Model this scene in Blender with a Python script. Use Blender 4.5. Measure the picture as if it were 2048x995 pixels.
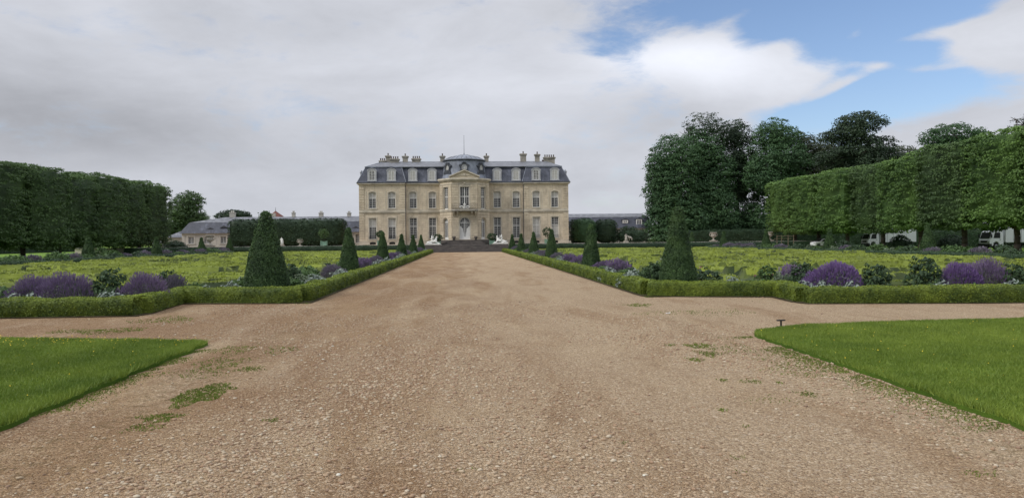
import bpy, math, random
import numpy as np
from mathutils import Matrix, Vector

# ------------------------------------------------------------------ scene, camera, light
for o in list(bpy.data.objects): bpy.data.objects.remove(o)
scn = bpy.context.scene
COL = scn.collection
R = math.radians
F = 1500.0; EYE = 1.8
def _n(v): v = np.array(v, float); return v/np.linalg.norm(v)
_Y = _n(((930-1024)/F, (497.5-480)/F, -1)); _Z = _n(np.cross(_n((1, .010, 0)), _Y))
if _Z[1] < 0: _Z = -_Z
_X = np.cross(_Y, _Z)
RW = np.array([_X, _Y, _Z])
cam = bpy.data.cameras.new('camera'); camo = bpy.data.objects.new('camera', cam); COL.objects.link(camo)
cam.sensor_width = 36; cam.lens = F/2048*36; cam.clip_start = .1; cam.clip_end = 5000
mw = Matrix([list(r)+[0] for r in RW]+[[0, 0, 0, 1]]); mw.translation = (0, 0, EYE); camo.matrix_world = mw
scn.camera = camo
def ray(px, py): return RW @ np.array([(px-1024)/F, (497.5-py)/F, -1])
def at(px, Y): return float(ray(px, 480)[0]/ray(px, 480)[1]*Y)       # x of a point seen in column px at depth Y
def gp(px, py, z=0):
    d = ray(px, py); t = (z-EYE)/d[2]; return float(d[0]*t), float(d[1]*t)

scn.view_settings.view_transform = 'Standard'; scn.view_settings.look = 'None'
scn.view_settings.gamma = 1; scn.view_settings.exposure = 0.0
scn.render.engine = 'CYCLES'
SUN_EL, SUN_AZ = R(40), R(-112)      # azimuth from +Y towards +X
W = bpy.data.worlds.new('World'); scn.world = W; W.use_nodes = True
nt = W.node_tree; N = nt.nodes; L = nt.links
for n in list(N): N.remove(n)
def val(nt, v):
    return v
def mth(nt, op, a, b=0.0, c=0.0, clamp=False):
    n = nt.nodes.new('ShaderNodeMath'); n.operation = op; n.use_clamp = clamp
    for i, v in enumerate((a, b, c)):
        if isinstance(v, (int, float)): n.inputs[i].default_value = v
        else: nt.links.new(v, n.inputs[i])
    return n.outputs[0]
def mixc(nt, f, a, b, bt='MIX'):
    n = nt.nodes.new('ShaderNodeMix'); n.data_type = 'RGBA'; n.blend_type = bt; n.clamp_factor = True
    for i, v in ((0, f), (6, a), (7, b)):
        if isinstance(v, (int, float)): n.inputs[i].default_value = v
        elif isinstance(v, (tuple, list)): n.inputs[i].default_value = tuple(v)[:3]+(1,)
        else: nt.links.new(v, n.inputs[i])
    return n.outputs[2]
def noise(nt, vec, scale, detail=4, rough=.55, dist=0.0):
    n = nt.nodes.new('ShaderNodeTexNoise'); n.inputs['Scale'].default_value = scale
    n.inputs['Detail'].default_value = detail; n.inputs['Roughness'].default_value = rough; n.inputs['Distortion'].default_value = dist
    if vec is not None: nt.links.new(vec, n.inputs['Vector'])
    return n.outputs[0]
def sstep(nt, v, lo, hi, a=0.0, b=1.0):
    n = nt.nodes.new('ShaderNodeMapRange'); n.interpolation_type = 'SMOOTHSTEP'
    nt.links.new(v, n.inputs[0])
    for i, x in enumerate((lo, hi, a, b)): n.inputs[i+1].default_value = x
    return n.outputs[0]
tc = N.new('ShaderNodeTexCoord'); sep = N.new('ShaderNodeSeparateXYZ'); L.new(tc.outputs['Generated'], sep.inputs[0])
az = mth(nt, 'ARCTAN2', sep.outputs[0], sep.outputs[1]); el = mth(nt, 'ARCSINE', sep.outputs[2])
# stretched cloud coordinate: sheets get flatter towards the horizon
mp = N.new('ShaderNodeMapping'); L.new(tc.outputs['Generated'], mp.inputs[0]); mp.inputs['Scale'].default_value = (1, 1, 2.6)
n1 = noise(nt, mp.outputs[0], 4.2, 9, .6, .4); n2 = noise(nt, mp.outputs[0], 13, 9, .66, .3); n3 = noise(nt, mp.outputs[0], 1.9, 3, .5); n4 = noise(nt, mp.outputs[0], 7.5, 8, .62, .6)
def blob(px, py, rx, ry, rot=0.0):
    d = ray(px, py); a0 = math.atan2(d[0], d[1]); e0 = math.asin(d[2]/np.linalg.norm(d))
    da = mth(nt, 'SUBTRACT', az, a0); de = mth(nt, 'SUBTRACT', el, e0)
    c, s = math.cos(rot), math.sin(rot)
    u = mth(nt, 'MULTIPLY', mth(nt, 'ADD', mth(nt, 'MULTIPLY', da, c), mth(nt, 'MULTIPLY', de, s)), 1500/rx)
    v = mth(nt, 'MULTIPLY', mth(nt, 'SUBTRACT', mth(nt, 'MULTIPLY', de, c), mth(nt, 'MULTIPLY', da, s)), 1500/ry)
    q = mth(nt, 'ADD', mth(nt, 'MULTIPLY', u, u), mth(nt, 'MULTIPLY', v, v))
    return mth(nt, 'EXPONENT', mth(nt, 'MULTIPLY', q, -1.0))
def wsum(items):
    s = None
    for w, *b in items:
        t = mth(nt, 'MULTIPLY', blob(*b), w); s = t if s is None else mth(nt, 'ADD', s, t)
    return s
blue = wsum([(1.5, 1720, 60, 330, 120), (1.1, 1470, 0, 200, 50), (.7, 1265, 85, 85, 30), (1.2, 1790, 205, 200, 60, .2), (1.1, 1650, 215, 95, 26, .3), (.3, 1215, 105, 45, 12), (.30, 215, 20, 40, 30),
             (-1.5, 1430, 128, 140, 46, -.3), (-1.25, 1550, 170, 120, 34, .1), (-1.15, 1690, 168, 62, 11, .38), (-1.7, 2015, 95, 85, 40), (-1.4, 2060, 20, 45, 40), (-1.05, 1870, 68, 90, 12, .05), (-.6, 1940, 72, 50, 22, .5),
             (-.95, 1750, 132, 45, 11, -.1), (-.6, 1850, 140, 50, 10), (-.75, 1712, 68, 24, 13, .3), (-1.0, 1470, 40, 90, 26, .5), (-.9, 1560, 100, 40, 24), (-.45, 1930, 235, 260, 30)])
bm_ = mth(nt, 'ADD', blue, mth(nt, 'ADD', mth(nt, 'MULTIPLY', mth(nt, 'SUBTRACT', n4, .5), 1.5), mth(nt, 'MULTIPLY', mth(nt, 'SUBTRACT', n2, .5), 1.5)))
bmask = sstep(nt, bm_, .05, 1.05)
# cloud body brightness
br = wsum([(-.15, 250, 265, 260, 90), (-.05, 0, 200, 300, 120), (-.06, 800, 300, 260, 60), (.05, 950, 160, 300, 120), (.22, 1480, 140, 200, 60), (.18, 1330, 110, 140, 36), (.12, 2010, 90, 130, 60),
           (.05, 330, 360, 200, 30), (-.05, 700, 60, 300, 50), (-.09, 1330, 230, 140, 60), (.08, 210, 25, 60, 40), (.04, 560, 250, 60, 60), (-.05, 1950, 200, 150, 60)])
brt = mth(nt, 'ADD', mth(nt, 'ADD', .635, br), mth(nt, 'ADD', mth(nt, 'MULTIPLY', mth(nt, 'SUBTRACT', n3, .5), .16), mth(nt, 'ADD', mth(nt, 'MULTIPLY', mth(nt, 'SUBTRACT', n1, .5), .30), mth(nt, 'MULTIPLY', mth(nt, 'SUBTRACT', n2, .5), .11))))
upl = sstep(nt, el, .38, 1.0, 1.0, 2.2)          # an overcast sky is brighter overhead
brt = mth(nt, 'MULTIPLY', brt, upl)
ccol = N.new('ShaderNodeCombineColor')
for i, k in enumerate((9.65, 9.97, 10.9)): L.new(mth(nt, 'MULTIPLY', brt, k), ccol.inputs[i])
sky = N.new('ShaderNodeTexSky'); sky.sky_type = 'NISHITA'; sky.sun_disc = False
sky.sun_elevation = SUN_EL; sky.sun_rotation = SUN_AZ; sky.air_density = 1.0; sky.dust_density = 1.0; sky.ozone_density = 1.0
skm = nt.nodes.new('ShaderNodeVectorMath'); skm.operation = 'MULTIPLY'; nt.links.new(sky.outputs[0], skm.inputs[0]); skm.inputs[1].default_value = (1.22, 1.27, 1.42); skc = skm.outputs[0]
fin = mixc(nt, bmask, ccol.outputs[0], skc)
bg = N.new('ShaderNodeBackground'); bg.inputs[1].default_value = .1; L.new(fin, bg.inputs[0])
wo = N.new('ShaderNodeOutputWorld'); L.new(bg.outputs[0], wo.inputs[0])

sl = bpy.data.lights.new('sun', 'SUN'); so = bpy.data.objects.new('sun', sl); COL.objects.link(so)
sl.energy = 1.9; sl.angle = R(14); sl.color = (1, .95, .88)
sd = Vector((math.sin(SUN_AZ)*math.cos(SUN_EL), math.cos(SUN_AZ)*math.cos(SUN_EL), math.sin(SUN_EL)))
so.rotation_euler = sd.to_track_quat('Z', 'Y').to_euler(); so.location = (-30, -20, 60)

# ------------------------------------------------------------------ materials
def newmat(name):
    m = bpy.data.materials.new(name); m.use_nodes = True
    b = m.node_tree.nodes['Principled BSDF']; return m, m.node_tree, b
def pos(nt): return nt.nodes.new('ShaderNodeNewGeometry').outputs['Position']
def objc(nt): return nt.nodes.new('ShaderNodeTexCoord').outputs['Object']
def bump(nt, b, h, st, dist=.02):
    n = nt.nodes.new('ShaderNodeBump'); n.inputs['Strength'].default_value = st; n.inputs['Distance'].default_value = dist
    nt.links.new(h, n.inputs['Height']); nt.links.new(n.outputs[0], b.inputs['Normal'])
def simple(name, c, rough=.7, var=.25, scale=2.0, metal=0, bmp=.0, bscale=20, spec=.4):
    m, nt, b = newmat(name); p = objc(nt)
    n = noise(nt, p, scale, 5, .6)
    c2 = [x*(1-var) for x in c]; c3 = [min(1, x*(1+var)) for x in c]
    col = mixc(nt, sstep(nt, n, .3, .7), c2, c3)
    nt.links.new(col, b.inputs['Base Color']); b.inputs['Roughness'].default_value = rough; b.inputs['Metallic'].default_value = metal
    b.inputs['Specular IOR Level'].default_value = spec
    if bmp: bump(nt, b, noise(nt, p, bscale, 5, .65), bmp, .02)
    return m
def leafmat(name, ca, cb, trans=.25, scale=.5, rough=.55, cc=None):
    m, nt, b = newmat(name)
    at_ = nt.nodes.new('ShaderNodeAttribute'); at_.attribute_name = 'tone'; t = at_.outputs['Fac']
    n = noise(nt, pos(nt), scale, 3, .6)
    f = mth(nt, 'ADD', mth(nt, 'MULTIPLY', t, .65), mth(nt, 'MULTIPLY', sstep(nt, n, .3, .7), .35))
    col = mixc(nt, f, ca, cb)
    if cc: col = mixc(nt, sstep(nt, t, .93, .97), col, cc)
    nt.links.new(col, b.inputs['Base Color']); b.inputs['Roughness'].default_value = rough; b.inputs['Specular IOR Level'].default_value = .25
    tr = nt.nodes.new('ShaderNodeBsdfTranslucent'); nt.links.new(col, tr.inputs[0])
    mx = nt.nodes.new('ShaderNodeMixShader'); mx.inputs[0].default_value = trans
    nt.links.new(b.outputs[0], mx.inputs[1]); nt.links.new(tr.outputs[0], mx.inputs[2])
    nt.links.new(mx.outputs[0], nt.nodes['Material Output'].inputs[0]); return m

M = {}
M['yew'] = leafmat('yew_leaves', (.018, .042, .018), (.09, .16, .05), .22, 2.2)
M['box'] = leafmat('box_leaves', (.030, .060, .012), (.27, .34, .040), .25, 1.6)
M['boxdark'] = leafmat('dark_hedge_leaves', (.020, .042, .022), (.042, .075, .034), .2, .6)
M['lime'] = leafmat('clipped_lime_leaves', (.028, .068, .022), (.17, .285, .07), .28, .25)
M['lime2'] = leafmat('left_lime_leaves', (.030, .058, .026), (.11, .185, .055), .25, .25)
M['chest'] = leafmat('chestnut_leaves', (.026, .064, .030), (.085, .165, .062), .22, .12)
M['brown'] = leafmat('dull_tree_leaves', (.035, .052, .028), (.085, .105, .048), .2, .15)
M['dark'] = leafmat('dark_tree_leaves', (.018, .036, .022), (.050, .082, .038), .15, .15)
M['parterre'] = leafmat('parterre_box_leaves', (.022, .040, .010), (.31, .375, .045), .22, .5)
M['bush'] = leafmat('bush_leaves', (.035, .075, .025), (.11, .19, .055), .25, 1.2)
M['bushdark'] = leafmat('dark_bush_leaves', (.020, .045, .022), (.06, .105, .04), .2, 1.2)
M['bushgrey'] = leafmat('grey_green_leaves', (.075, .11, .065), (.17, .22, .13), .2, 1.2)
M['silver'] = leafmat('silver_leaves', (.15, .19, .16), (.36, .42, .36), .15, 2)
M['lavleaf'] = leafmat('lavender_stems', (.085, .105, .08), (.24, .27, .20), .2, 1.5)
M['lavvivid'] = leafmat('vivid_lavender_flowers', (.12, .07, .19), (.28, .185, .40), .2, 2.5)
M['lav'] = leafmat('lavender_flowers', (.13, .09, .17), (.30, .23, .37), .2, 2.5)
M['lavdim'] = leafmat('faded_lavender_flowers', (.12, .11, .14), (.24, .21, .27), .2, 2.5)
M['pink'] = leafmat('dusky_pink_petals', (.16, .06, .07), (.30, .14, .14), .2, 2)
M['grass'] = leafmat('grass_blades', (.085, .145, .020), (.26, .34, .055), .3, .8, .5)
M['moss'] = leafmat('low_weeds', (.075, .105, .018), (.20, .26, .045), .25, 1, .7)
M['yellow'] = simple('yellow_petals', (.75, .55, .03), .6, .1)
M['bark'] = simple('bark', (.055, .045, .035), .9, .4, 3, 0, .6, 12)
M['white_stone'] = simple('white_marble', (.72, .72, .68), .6, .15, 4, 0, .1, 20)
M['white_paint'] = simple('white_paint', (.68, .68, .66), .5, .06, 2)
M['offwhite'] = simple('dormer_paint', (.40, .41, .43), .6, .12, 2)
M['blind'] = simple('interior_shutter', (.43, .42, .39), .8, .15, 1.5)
M['lead'] = simple('lead_sheet', (.19, .21, .25), .5, .3, .9, 0, .15, 6)
M['darklead'] = simple('dark_lead', (.055, .06, .07), .55, .2, 2)
M['iron'] = simple('black_iron', (.012, .012, .014), .5, .2, 3)
M['chim'] = simple('chimney_stone', (.30, .28, .24), .85, .25, 1.5, 0, .3, 8)
M['pot'] = simple('clay_pot', (.10, .075, .065), .8, .25, 3)
M['render'] = simple('pale_render', (.42, .405, .365), .85, .12, .5, 0, .1, 8)
M['trimstone'] = simple('trim_stone', (.51, .465, .38), .85, .22, .7, 0, .25, 10)
M['trimgrey'] = simple('grey_trim_stone', (.45, .43, .385), .85, .15, .7, 0, .2, 10)
M['urnstone'] = simple('weathered_urn_stone', (.33, .31, .27), .9, .3, 5, 0, .4, 15)
M['redroof'] = simple('red_tile', (.14, .055, .042), .85, .25, 1.5)
M['planter'] = simple('pale_green_paint', (.20, .34, .25), .6, .1, 3)
M['wood'] = simple('weathered_wood', (.13, .10, .07), .85, .3, 4)
M['truck'] = simple('truck_white', (.72, .73, .75), .3, .04, 1)
M['dkplastic'] = simple('dark_plastic', (.02, .02, .022), .5, .2, 3)
M['rubber'] = simple('rubber', (.018, .018, .018), .85, .2, 3)
M['metal'] = simple('grey_metal', (.35, .36, .38), .35, .1, 3, 1)
M['paper'] = simple('paper', (.8, .8, .8), .7, .05)
def glassm(name, c, rough=.08):
    m, nt, b = newmat(name); b.inputs['Base Color'].default_value = c+(1,); b.inputs['Roughness'].default_value = rough
    b.inputs['Specular IOR Level'].default_value = .35; return m
M['glass'] = glassm('window_glass', (.035, .035, .037), .12)
M['lamp'] = glassm('lamp_glass', (.5, .5, .52), .1)

def stone_mat():
    m, nt, b = newmat('limestone'); p = pos(nt)
    s = nt.nodes.new('ShaderNodeSeparateXYZ'); nt.links.new(p, s.inputs[0])
    c = nt.nodes.new('ShaderNodeCombineXYZ'); nt.links.new(mth(nt, 'ADD', s.outputs[0], mth(nt, 'MULTIPLY', s.outputs[1], .8)), c.inputs[0]); nt.links.new(s.outputs[2], c.inputs[1])
    br = nt.nodes.new('ShaderNodeTexBrick'); nt.links.new(c.outputs[0], br.inputs['Vector'])
    br.inputs['Color1'].default_value = (.65, .57, .44, 1); br.inputs['Color2'].default_value = (.56, .485, .37, 1); br.inputs['Mortar'].default_value = (.33, .27, .19, 1)
    br.inputs['Scale'].default_value = 1; br.inputs['Mortar Size'].default_value = .012; br.inputs['Brick Width'].default_value = .9; br.inputs['Row Height'].default_value = .36; br.inputs['Mortar Smooth'].default_value = .3
    n = noise(nt, p, .45, 6, .65); col = mixc(nt, sstep(nt, n, .42, .68), br.outputs[0], (.43, .37, .285))
    mpn = nt.nodes.new('ShaderNodeMapping'); nt.links.new(p, mpn.inputs[0]); mpn.inputs['Scale'].default_value = (1.6, 1.6, .22)
    st = noise(nt, mpn.outputs[0], 1.5, 5, .7); col = mixc(nt, mth(nt, 'MULTIPLY', sstep(nt, st, .50, .75), .7), col, (.26, .22, .17))
    n5 = noise(nt, p, 2.2, 4, .6); col = mixc(nt, mth(nt, 'MULTIPLY', sstep(nt, n5, .45, .7), .35), col, (.66, .58, .44))
    nt.links.new(col, b.inputs['Base Color']); b.inputs['Roughness'].default_value = .9; b.inputs['Specular IOR Level'].default_value = .2
    bump(nt, b, mth(nt, 'ADD', mth(nt, 'MULTIPLY', br.outputs['Fac'], -1), mth(nt, 'MULTIPLY', noise(nt, p, 9, 5, .7), .6)), .5, .02); return m
M['stone'] = stone_mat()
def slate_mat(name, c1, c2, row=.22):
    m, nt, b = newmat(name); p = pos(nt)
    s = nt.nodes.new('ShaderNodeSeparateXYZ'); nt.links.new(p, s.inputs[0])
    c = nt.nodes.new('ShaderNodeCombineXYZ'); nt.links.new(mth(nt, 'ADD', s.outputs[0], mth(nt, 'MULTIPLY', s.outputs[1], .6)), c.inputs[0]); nt.links.new(s.outputs[2], c.inputs[1])
    br = nt.nodes.new('ShaderNodeTexBrick'); nt.links.new(c.outputs[0], br.inputs['Vector'])
    br.inputs['Color1'].default_value = c1+(1,); br.inputs['Color2'].default_value = c2+(1,); br.inputs['Mortar'].default_value = tuple(x*.5 for x in c1)+(1,)
    br.inputs['Scale'].default_value = 1; br.inputs['Mortar Size'].default_value = .008; br.inputs['Brick Width'].default_value = .3; br.inputs['Row Height'].default_value = row
    mpn = nt.nodes.new('ShaderNodeMapping'); nt.links.new(p, mpn.inputs[0]); mpn.inputs['Scale'].default_value = (1.2, 1.2, .3)
    n = noise(nt, mpn.outputs[0], .9, 6, .7); col = mixc(nt, sstep(nt, n, .45, .75), br.outputs[0], tuple(x*1.9 for x in c2))
    nt.links.new(col, b.inputs['Base Color']); b.inputs['Roughness'].default_value = .5; b.inputs['Specular IOR Level'].default_value = .4
    bump(nt, b, br.outputs['Fac'], -.3, .01); return m
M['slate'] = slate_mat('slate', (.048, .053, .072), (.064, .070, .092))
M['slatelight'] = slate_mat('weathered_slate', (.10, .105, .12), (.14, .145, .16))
def step_mat():
    m, nt, b = newmat('mossy_step_stone'); p = pos(nt)
    mpn = nt.nodes.new('ShaderNodeMapping'); nt.links.new(p, mpn.inputs[0]); mpn.inputs['Scale'].default_value = (.7, 1, 5)
    n = noise(nt, mpn.outputs[0], 1.6, 6, .75); n2_ = noise(nt, mpn.outputs[0], 5, 4, .7)
    col = mixc(nt, sstep(nt, n, .35, .6), (.050, .045, .042), (.12, .105, .095)); col = mixc(nt, sstep(nt, n2_, .62, .70), col, (.30, .27, .23))
    nt.links.new(col, b.inputs['Base Color']); b.inputs['Roughness'].default_value = .95; bump(nt, b, n2_, .5, .03); return m
M['step'] = step_mat()

def gravel_mat():
    m, nt, b = newmat('gravel'); p = pos(nt)
    s = nt.nodes.new('ShaderNodeSeparateXYZ'); nt.links.new(p, s.inputs[0])
    def vor(sc, rnd=1.0, feat='F1'):
        v = nt.nodes.new('ShaderNodeTexVoronoi'); v.feature = feat; v.inputs['Scale'].default_value = sc; v.inputs['Randomness'].default_value = rnd
        nt.links.new(p, v.inputs['Vector']); return v
    v1 = vor(55); v2 = vor(24); v3 = vor(120)
    def rnd(v):
        q = nt.nodes.new('ShaderNodeSeparateColor'); nt.links.new(v.outputs['Color'], q.inputs[0]); return q
    mpg = nt.nodes.new('ShaderNodeMapping'); nt.links.new(p, mpg.inputs[0]); mpg.inputs['Scale'].default_value = (1, .32, 1)
    big = noise(nt, mpg.outputs[0], .55, 6, .62, .6); mid = noise(nt, p, 1.1, 6, .65, .4); fine = noise(nt, p, 9, 5, .7)
    # tan sand -> reddish -> pale; large drifts
    base = mixc(nt, sstep(nt, big, .38, .60), (.25, .145, .075), (.52, .395, .25))
    base = mixc(nt, mth(nt, 'MULTIPLY', sstep(nt, mid, .45, .70), .7), base, (.30, .19, .115))
    nx = mth(nt, 'ABSOLUTE', mth(nt, 'ADD', s.outputs[0], .0))
    huge = noise(nt, p, .16, 3, .5); base = mixc(nt, sstep(nt, huge, .40, .62, 0, .55), base, (.27, .155, .085))
    lane = sstep(nt, mth(nt, 'ADD', s.outputs[0], mth(nt, 'MULTIPLY', mth(nt, 'SUBTRACT', big, .5), 9)), -.8, 1.6, 0, .6); base = mixc(nt, lane, base, (.55, .435, .31))
    r1 = rnd(v1); r2 = rnd(v2); r3 = rnd(v3)
    pc = mixc(nt, r1.outputs[0], (.15, .095, .055), (.76, .64, .50))
    pc3 = mixc(nt, r3.outputs[0], (.17, .11, .065), (.66, .54, .40))
    col = mixc(nt, .5, base, pc3)
    col = mixc(nt, mth(nt, 'MULTIPLY', sstep(nt, mth(nt, 'ADD', r1.outputs[1], mth(nt, 'MULTIPLY', mid, .5)), .55, .95), .72), col, pc)
    pc2 = mixc(nt, r2.outputs[0], (.24, .16, .11), (.76, .67, .56))
    stn = mth(nt, 'MULTIPLY', sstep(nt, mth(nt, 'ADD', r2.outputs[1], mth(nt, 'MULTIPLY', mid, .6)), .98, 1.12), mth(nt, 'LESS_THAN', v2.outputs['Distance'], .42))
    col = mixc(nt, mth(nt, 'MULTIPLY', stn, .8), col, pc2)
    # dirt and thin moss along the lawn edges and scattered flecks
    edge = mth(nt, 'MAXIMUM', blobx(nt, s, -3.6, 1.3), blobx(nt, s, 4.5, .9))
    mo = mth(nt, 'ADD', mth(nt, 'MULTIPLY', edge, .27), noise(nt, p, 6.5, 7, .75))
    col = mixc(nt, mth(nt, 'MULTIPLY', sstep(nt, mo, .74, .92), .6), col, (.15, .125, .055))
    damp = noise(nt, mpg.outputs[0], 1.3, 7, .72, .8); col = mixc(nt, mth(nt, 'MULTIPLY', sstep(nt, damp, .52, .72), .45), col, (.24, .15, .09))
    mps = nt.nodes.new('ShaderNodeMapping'); nt.links.new(p, mps.inputs[0]); mps.inputs['Scale'].default_value = (1, .22, 1); mps.inputs['Rotation'].default_value = (0, 0, .12)
    band = noise(nt, mps.outputs[0], .85, 7, .62, .8)
    bf = mth(nt, 'ADD', band, mth(nt, 'MULTIPLY', sstep(nt, s.outputs[0], -3.0, 2.2), .16))
    tint = mixc(nt, sstep(nt, bf, .42, .68), (.78, .67, .54), (1.0, .95, .85)); col = mixc(nt, 1.0, col, tint, 'MULTIPLY')
    nt.links.new(col, b.inputs['Base Color']); b.inputs['Roughness'].default_value = .95; b.inputs['Specular IOR Level'].default_value = .15
    h = mth(nt, 'SUBTRACT', mth(nt, 'ADD', mth(nt, 'MULTIPLY', fine, 1.5), mth(nt, 'MULTIPLY', stn, .8)), mth(nt, 'ADD', mth(nt, 'MULTIPLY', v1.outputs['Distance'], 1.0), mth(nt, 'MULTIPLY', v3.outputs['Distance'], .4)))
    bump(nt, b, h, 1.0, .03); return m
def blobx(nt, s, c, w):
    d = mth(nt, 'DIVIDE', mth(nt, 'SUBTRACT', s.outputs[0], c), w); return mth(nt, 'MULTIPLY', mth(nt, 'EXPONENT', mth(nt, 'MULTIPLY', mth(nt, 'MULTIPLY', d, d), -1)), mth(nt, 'LESS_THAN', s.outputs[1], 17))
M['gravel'] = gravel_mat()
def pebble_mat():
    m, nt, b = newmat('pebbles'); a = nt.nodes.new('ShaderNodeAttribute'); a.attribute_name = 'tone'
    r = nt.nodes.new('ShaderNodeValToRGB'); nt.links.new(a.outputs['Fac'], r.inputs[0]); e = r.color_ramp.elements
    e[0].position = 0; e[0].color = (.22, .14, .10, 1); e[1].position = 1; e[1].color = (.74, .70, .65, 1)
    for p_, c in ((.25, (.36, .225, .15)), (.5, (.43, .30, .205)), (.75, (.50, .385, .285)), (.93, (.56, .46, .37))):
        x = e.new(p_); x.color = c+(1,)
    nt.links.new(mixc(nt, 1.0, r.outputs[0], (.86, .90, .84), 'MULTIPLY'), b.inputs['Base Color']); b.inputs['Roughness'].default_value = .85; return m
M['pebble'] = pebble_mat()
def lawn_mat(name, a, c, sc=3):
    m, nt, b = newmat(name); p = pos(nt)
    col = mixc(nt, noise(nt, p, sc, 7, .7), a, c); col = mixc(nt, sstep(nt, noise(nt, p, .35, 4), .35, .7), col, tuple(x*.8 for x in a))
    nt.links.new(col, b.inputs['Base Color']); b.inputs['Roughness'].default_value = .9; b.inputs['Specular IOR Level'].default_value = .1
    bump(nt, b, noise(nt, p, 30, 4, .8), .8, .03); return m
M['lawn'] = lawn_mat('lawn_turf', (.06, .12, .015), (.14, .23, .03))
M['farlawn'] = lawn_mat('far_turf', (.11, .20, .03), (.22, .33, .06), 1)
M['soil'] = lawn_mat('bed_soil', (.050, .045, .022), (.10, .085, .045), 4)
M['brick'] = lawn_mat('parterre_floor', (.12, .075, .035), (.16, .11, .055), 1.2)

# ------------------------------------------------------------------ helpers
def tag(o, label=None, cat=None, group=None, kind=None):
    if label: o['label'] = label
    if cat: o['category'] = cat
    if group: o['group'] = group
    if kind: o['kind'] = kind
    return o
def empty(name, loc=(0, 0, 0), rz=0, parent=None):
    o = bpy.data.objects.new(name, None); COL.objects.link(o); o.location = loc; o.rotation_euler = (0, 0, rz); o.empty_display_size = .3
    if parent: o.parent = parent
    return o
class MB:
    def __init__(s): s.v = []; s.f = []
    def add(s, vs, fs):
        k = len(s.v); s.v += [tuple(map(float, v)) for v in vs]; s.f += [tuple(i+k for i in f) for f in fs]
    def box(s, x0, x1, y0, y1, z0, z1):
        s.add([(x0, y0, z0), (x1, y0, z0), (x1, y1, z0), (x0, y1, z0), (x0, y0, z1), (x1, y0, z1), (x1, y1, z1), (x0, y1, z1)],
              [(0, 3, 2, 1), (4, 5, 6, 7), (0, 1, 5, 4), (1, 2, 6, 5), (2, 3, 7, 6), (3, 0, 4, 7)])
    def frus(s, b, zb, t, zt, cap=True):     # rectangles (x0,x1,y0,y1)
        s.add([(b[0], b[2], zb), (b[1], b[2], zb), (b[1], b[3], zb), (b[0], b[3], zb), (t[0], t[2], zt), (t[1], t[2], zt), (t[1], t[3], zt), (t[0], t[3], zt)],
              [(0, 3, 2, 1), (4, 5, 6, 7), (0, 1, 5, 4), (1, 2, 6, 5), (2, 3, 7, 6), (3, 0, 4, 7)])
    def prism(s, poly, z0, z1):
        n = len(poly); s.add([(x, y, z0) for x, y in poly]+[(x, y, z1) for x, y in poly],
                             [tuple(range(n))[::-1], tuple(range(n, 2*n))]+[(i, (i+1) % n, n+(i+1) % n, n+i) for i in range(n)])
    def prism_y(s, poly, y0, y1):            # polygon in x,z, extruded along y
        n = len(poly); s.add([(x, y0, z) for x, z in poly]+[(x, y1, z) for x, z in poly],
                             [tuple(range(n)), tuple(range(n, 2*n))[::-1]]+[(i, n+i, n+(i+1) % n, (i+1) % n) for i in range(n)])
    def lathe(s, prof, n=20, c=(0, 0, 0), cap=True, sx=1, sy=1):
        vs = []; fs = []
        for r, z in prof:
            for i in range(n): a = 2*math.pi*i/n; vs.append((c[0]+r*sx*math.cos(a), c[1]+r*sy*math.sin(a), c[2]+z))
        for j in range(len(prof)-1):
            for i in range(n): fs.append((j*n+i, j*n+(i+1) % n, (j+1)*n+(i+1) % n, (j+1)*n+i))
        if cap: fs.append(tuple(range(n))[::-1]); fs.append(tuple(range((len(prof)-1)*n, len(prof)*n)))
        s.add(vs, fs)
    def tube(s, p0, p1, r0, r1, n=8):
        p0 = Vector(p0); p1 = Vector(p1); d = (p1-p0).normalized(); a = d.orthogonal().normalized(); b = d.cross(a)
        vs = [p0+(a*math.cos(2*math.pi*i/n)+b*math.sin(2*math.pi*i/n))*r0 for i in range(n)]+[p1+(a*math.cos(2*math.pi*i/n)+b*math.sin(2*math.pi*i/n))*r1 for i in range(n)]
        s.add(vs, [tuple(range(n))[::-1], tuple(range(n, 2*n))]+[(i, (i+1) % n, n+(i+1) % n, n+i) for i in range(n)])
    def path(s, pts, rs, n=8):
        for i in range(len(pts)-1): s.tube(pts[i], pts[i+1], rs[i], rs[i+1], n)
    def build(s, name, mat, parent=None, smooth=False, bevel=0):
        me = bpy.data.meshes.new(name); me.from_pydata(s.v, [], s.f); me.materials.append(mat)
        if smooth: me.polygons.foreach_set('use_smooth', [True]*len(s.f))
        me.update(); o = bpy.data.objects.new(name, me); COL.objects.link(o)
        if parent: o.parent = parent
        if bevel:
            b = o.modifiers.new('bevel', 'BEVEL'); b.width = bevel; b.segments = 2; b.limit_method = 'ANGLE'
        return o
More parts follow.
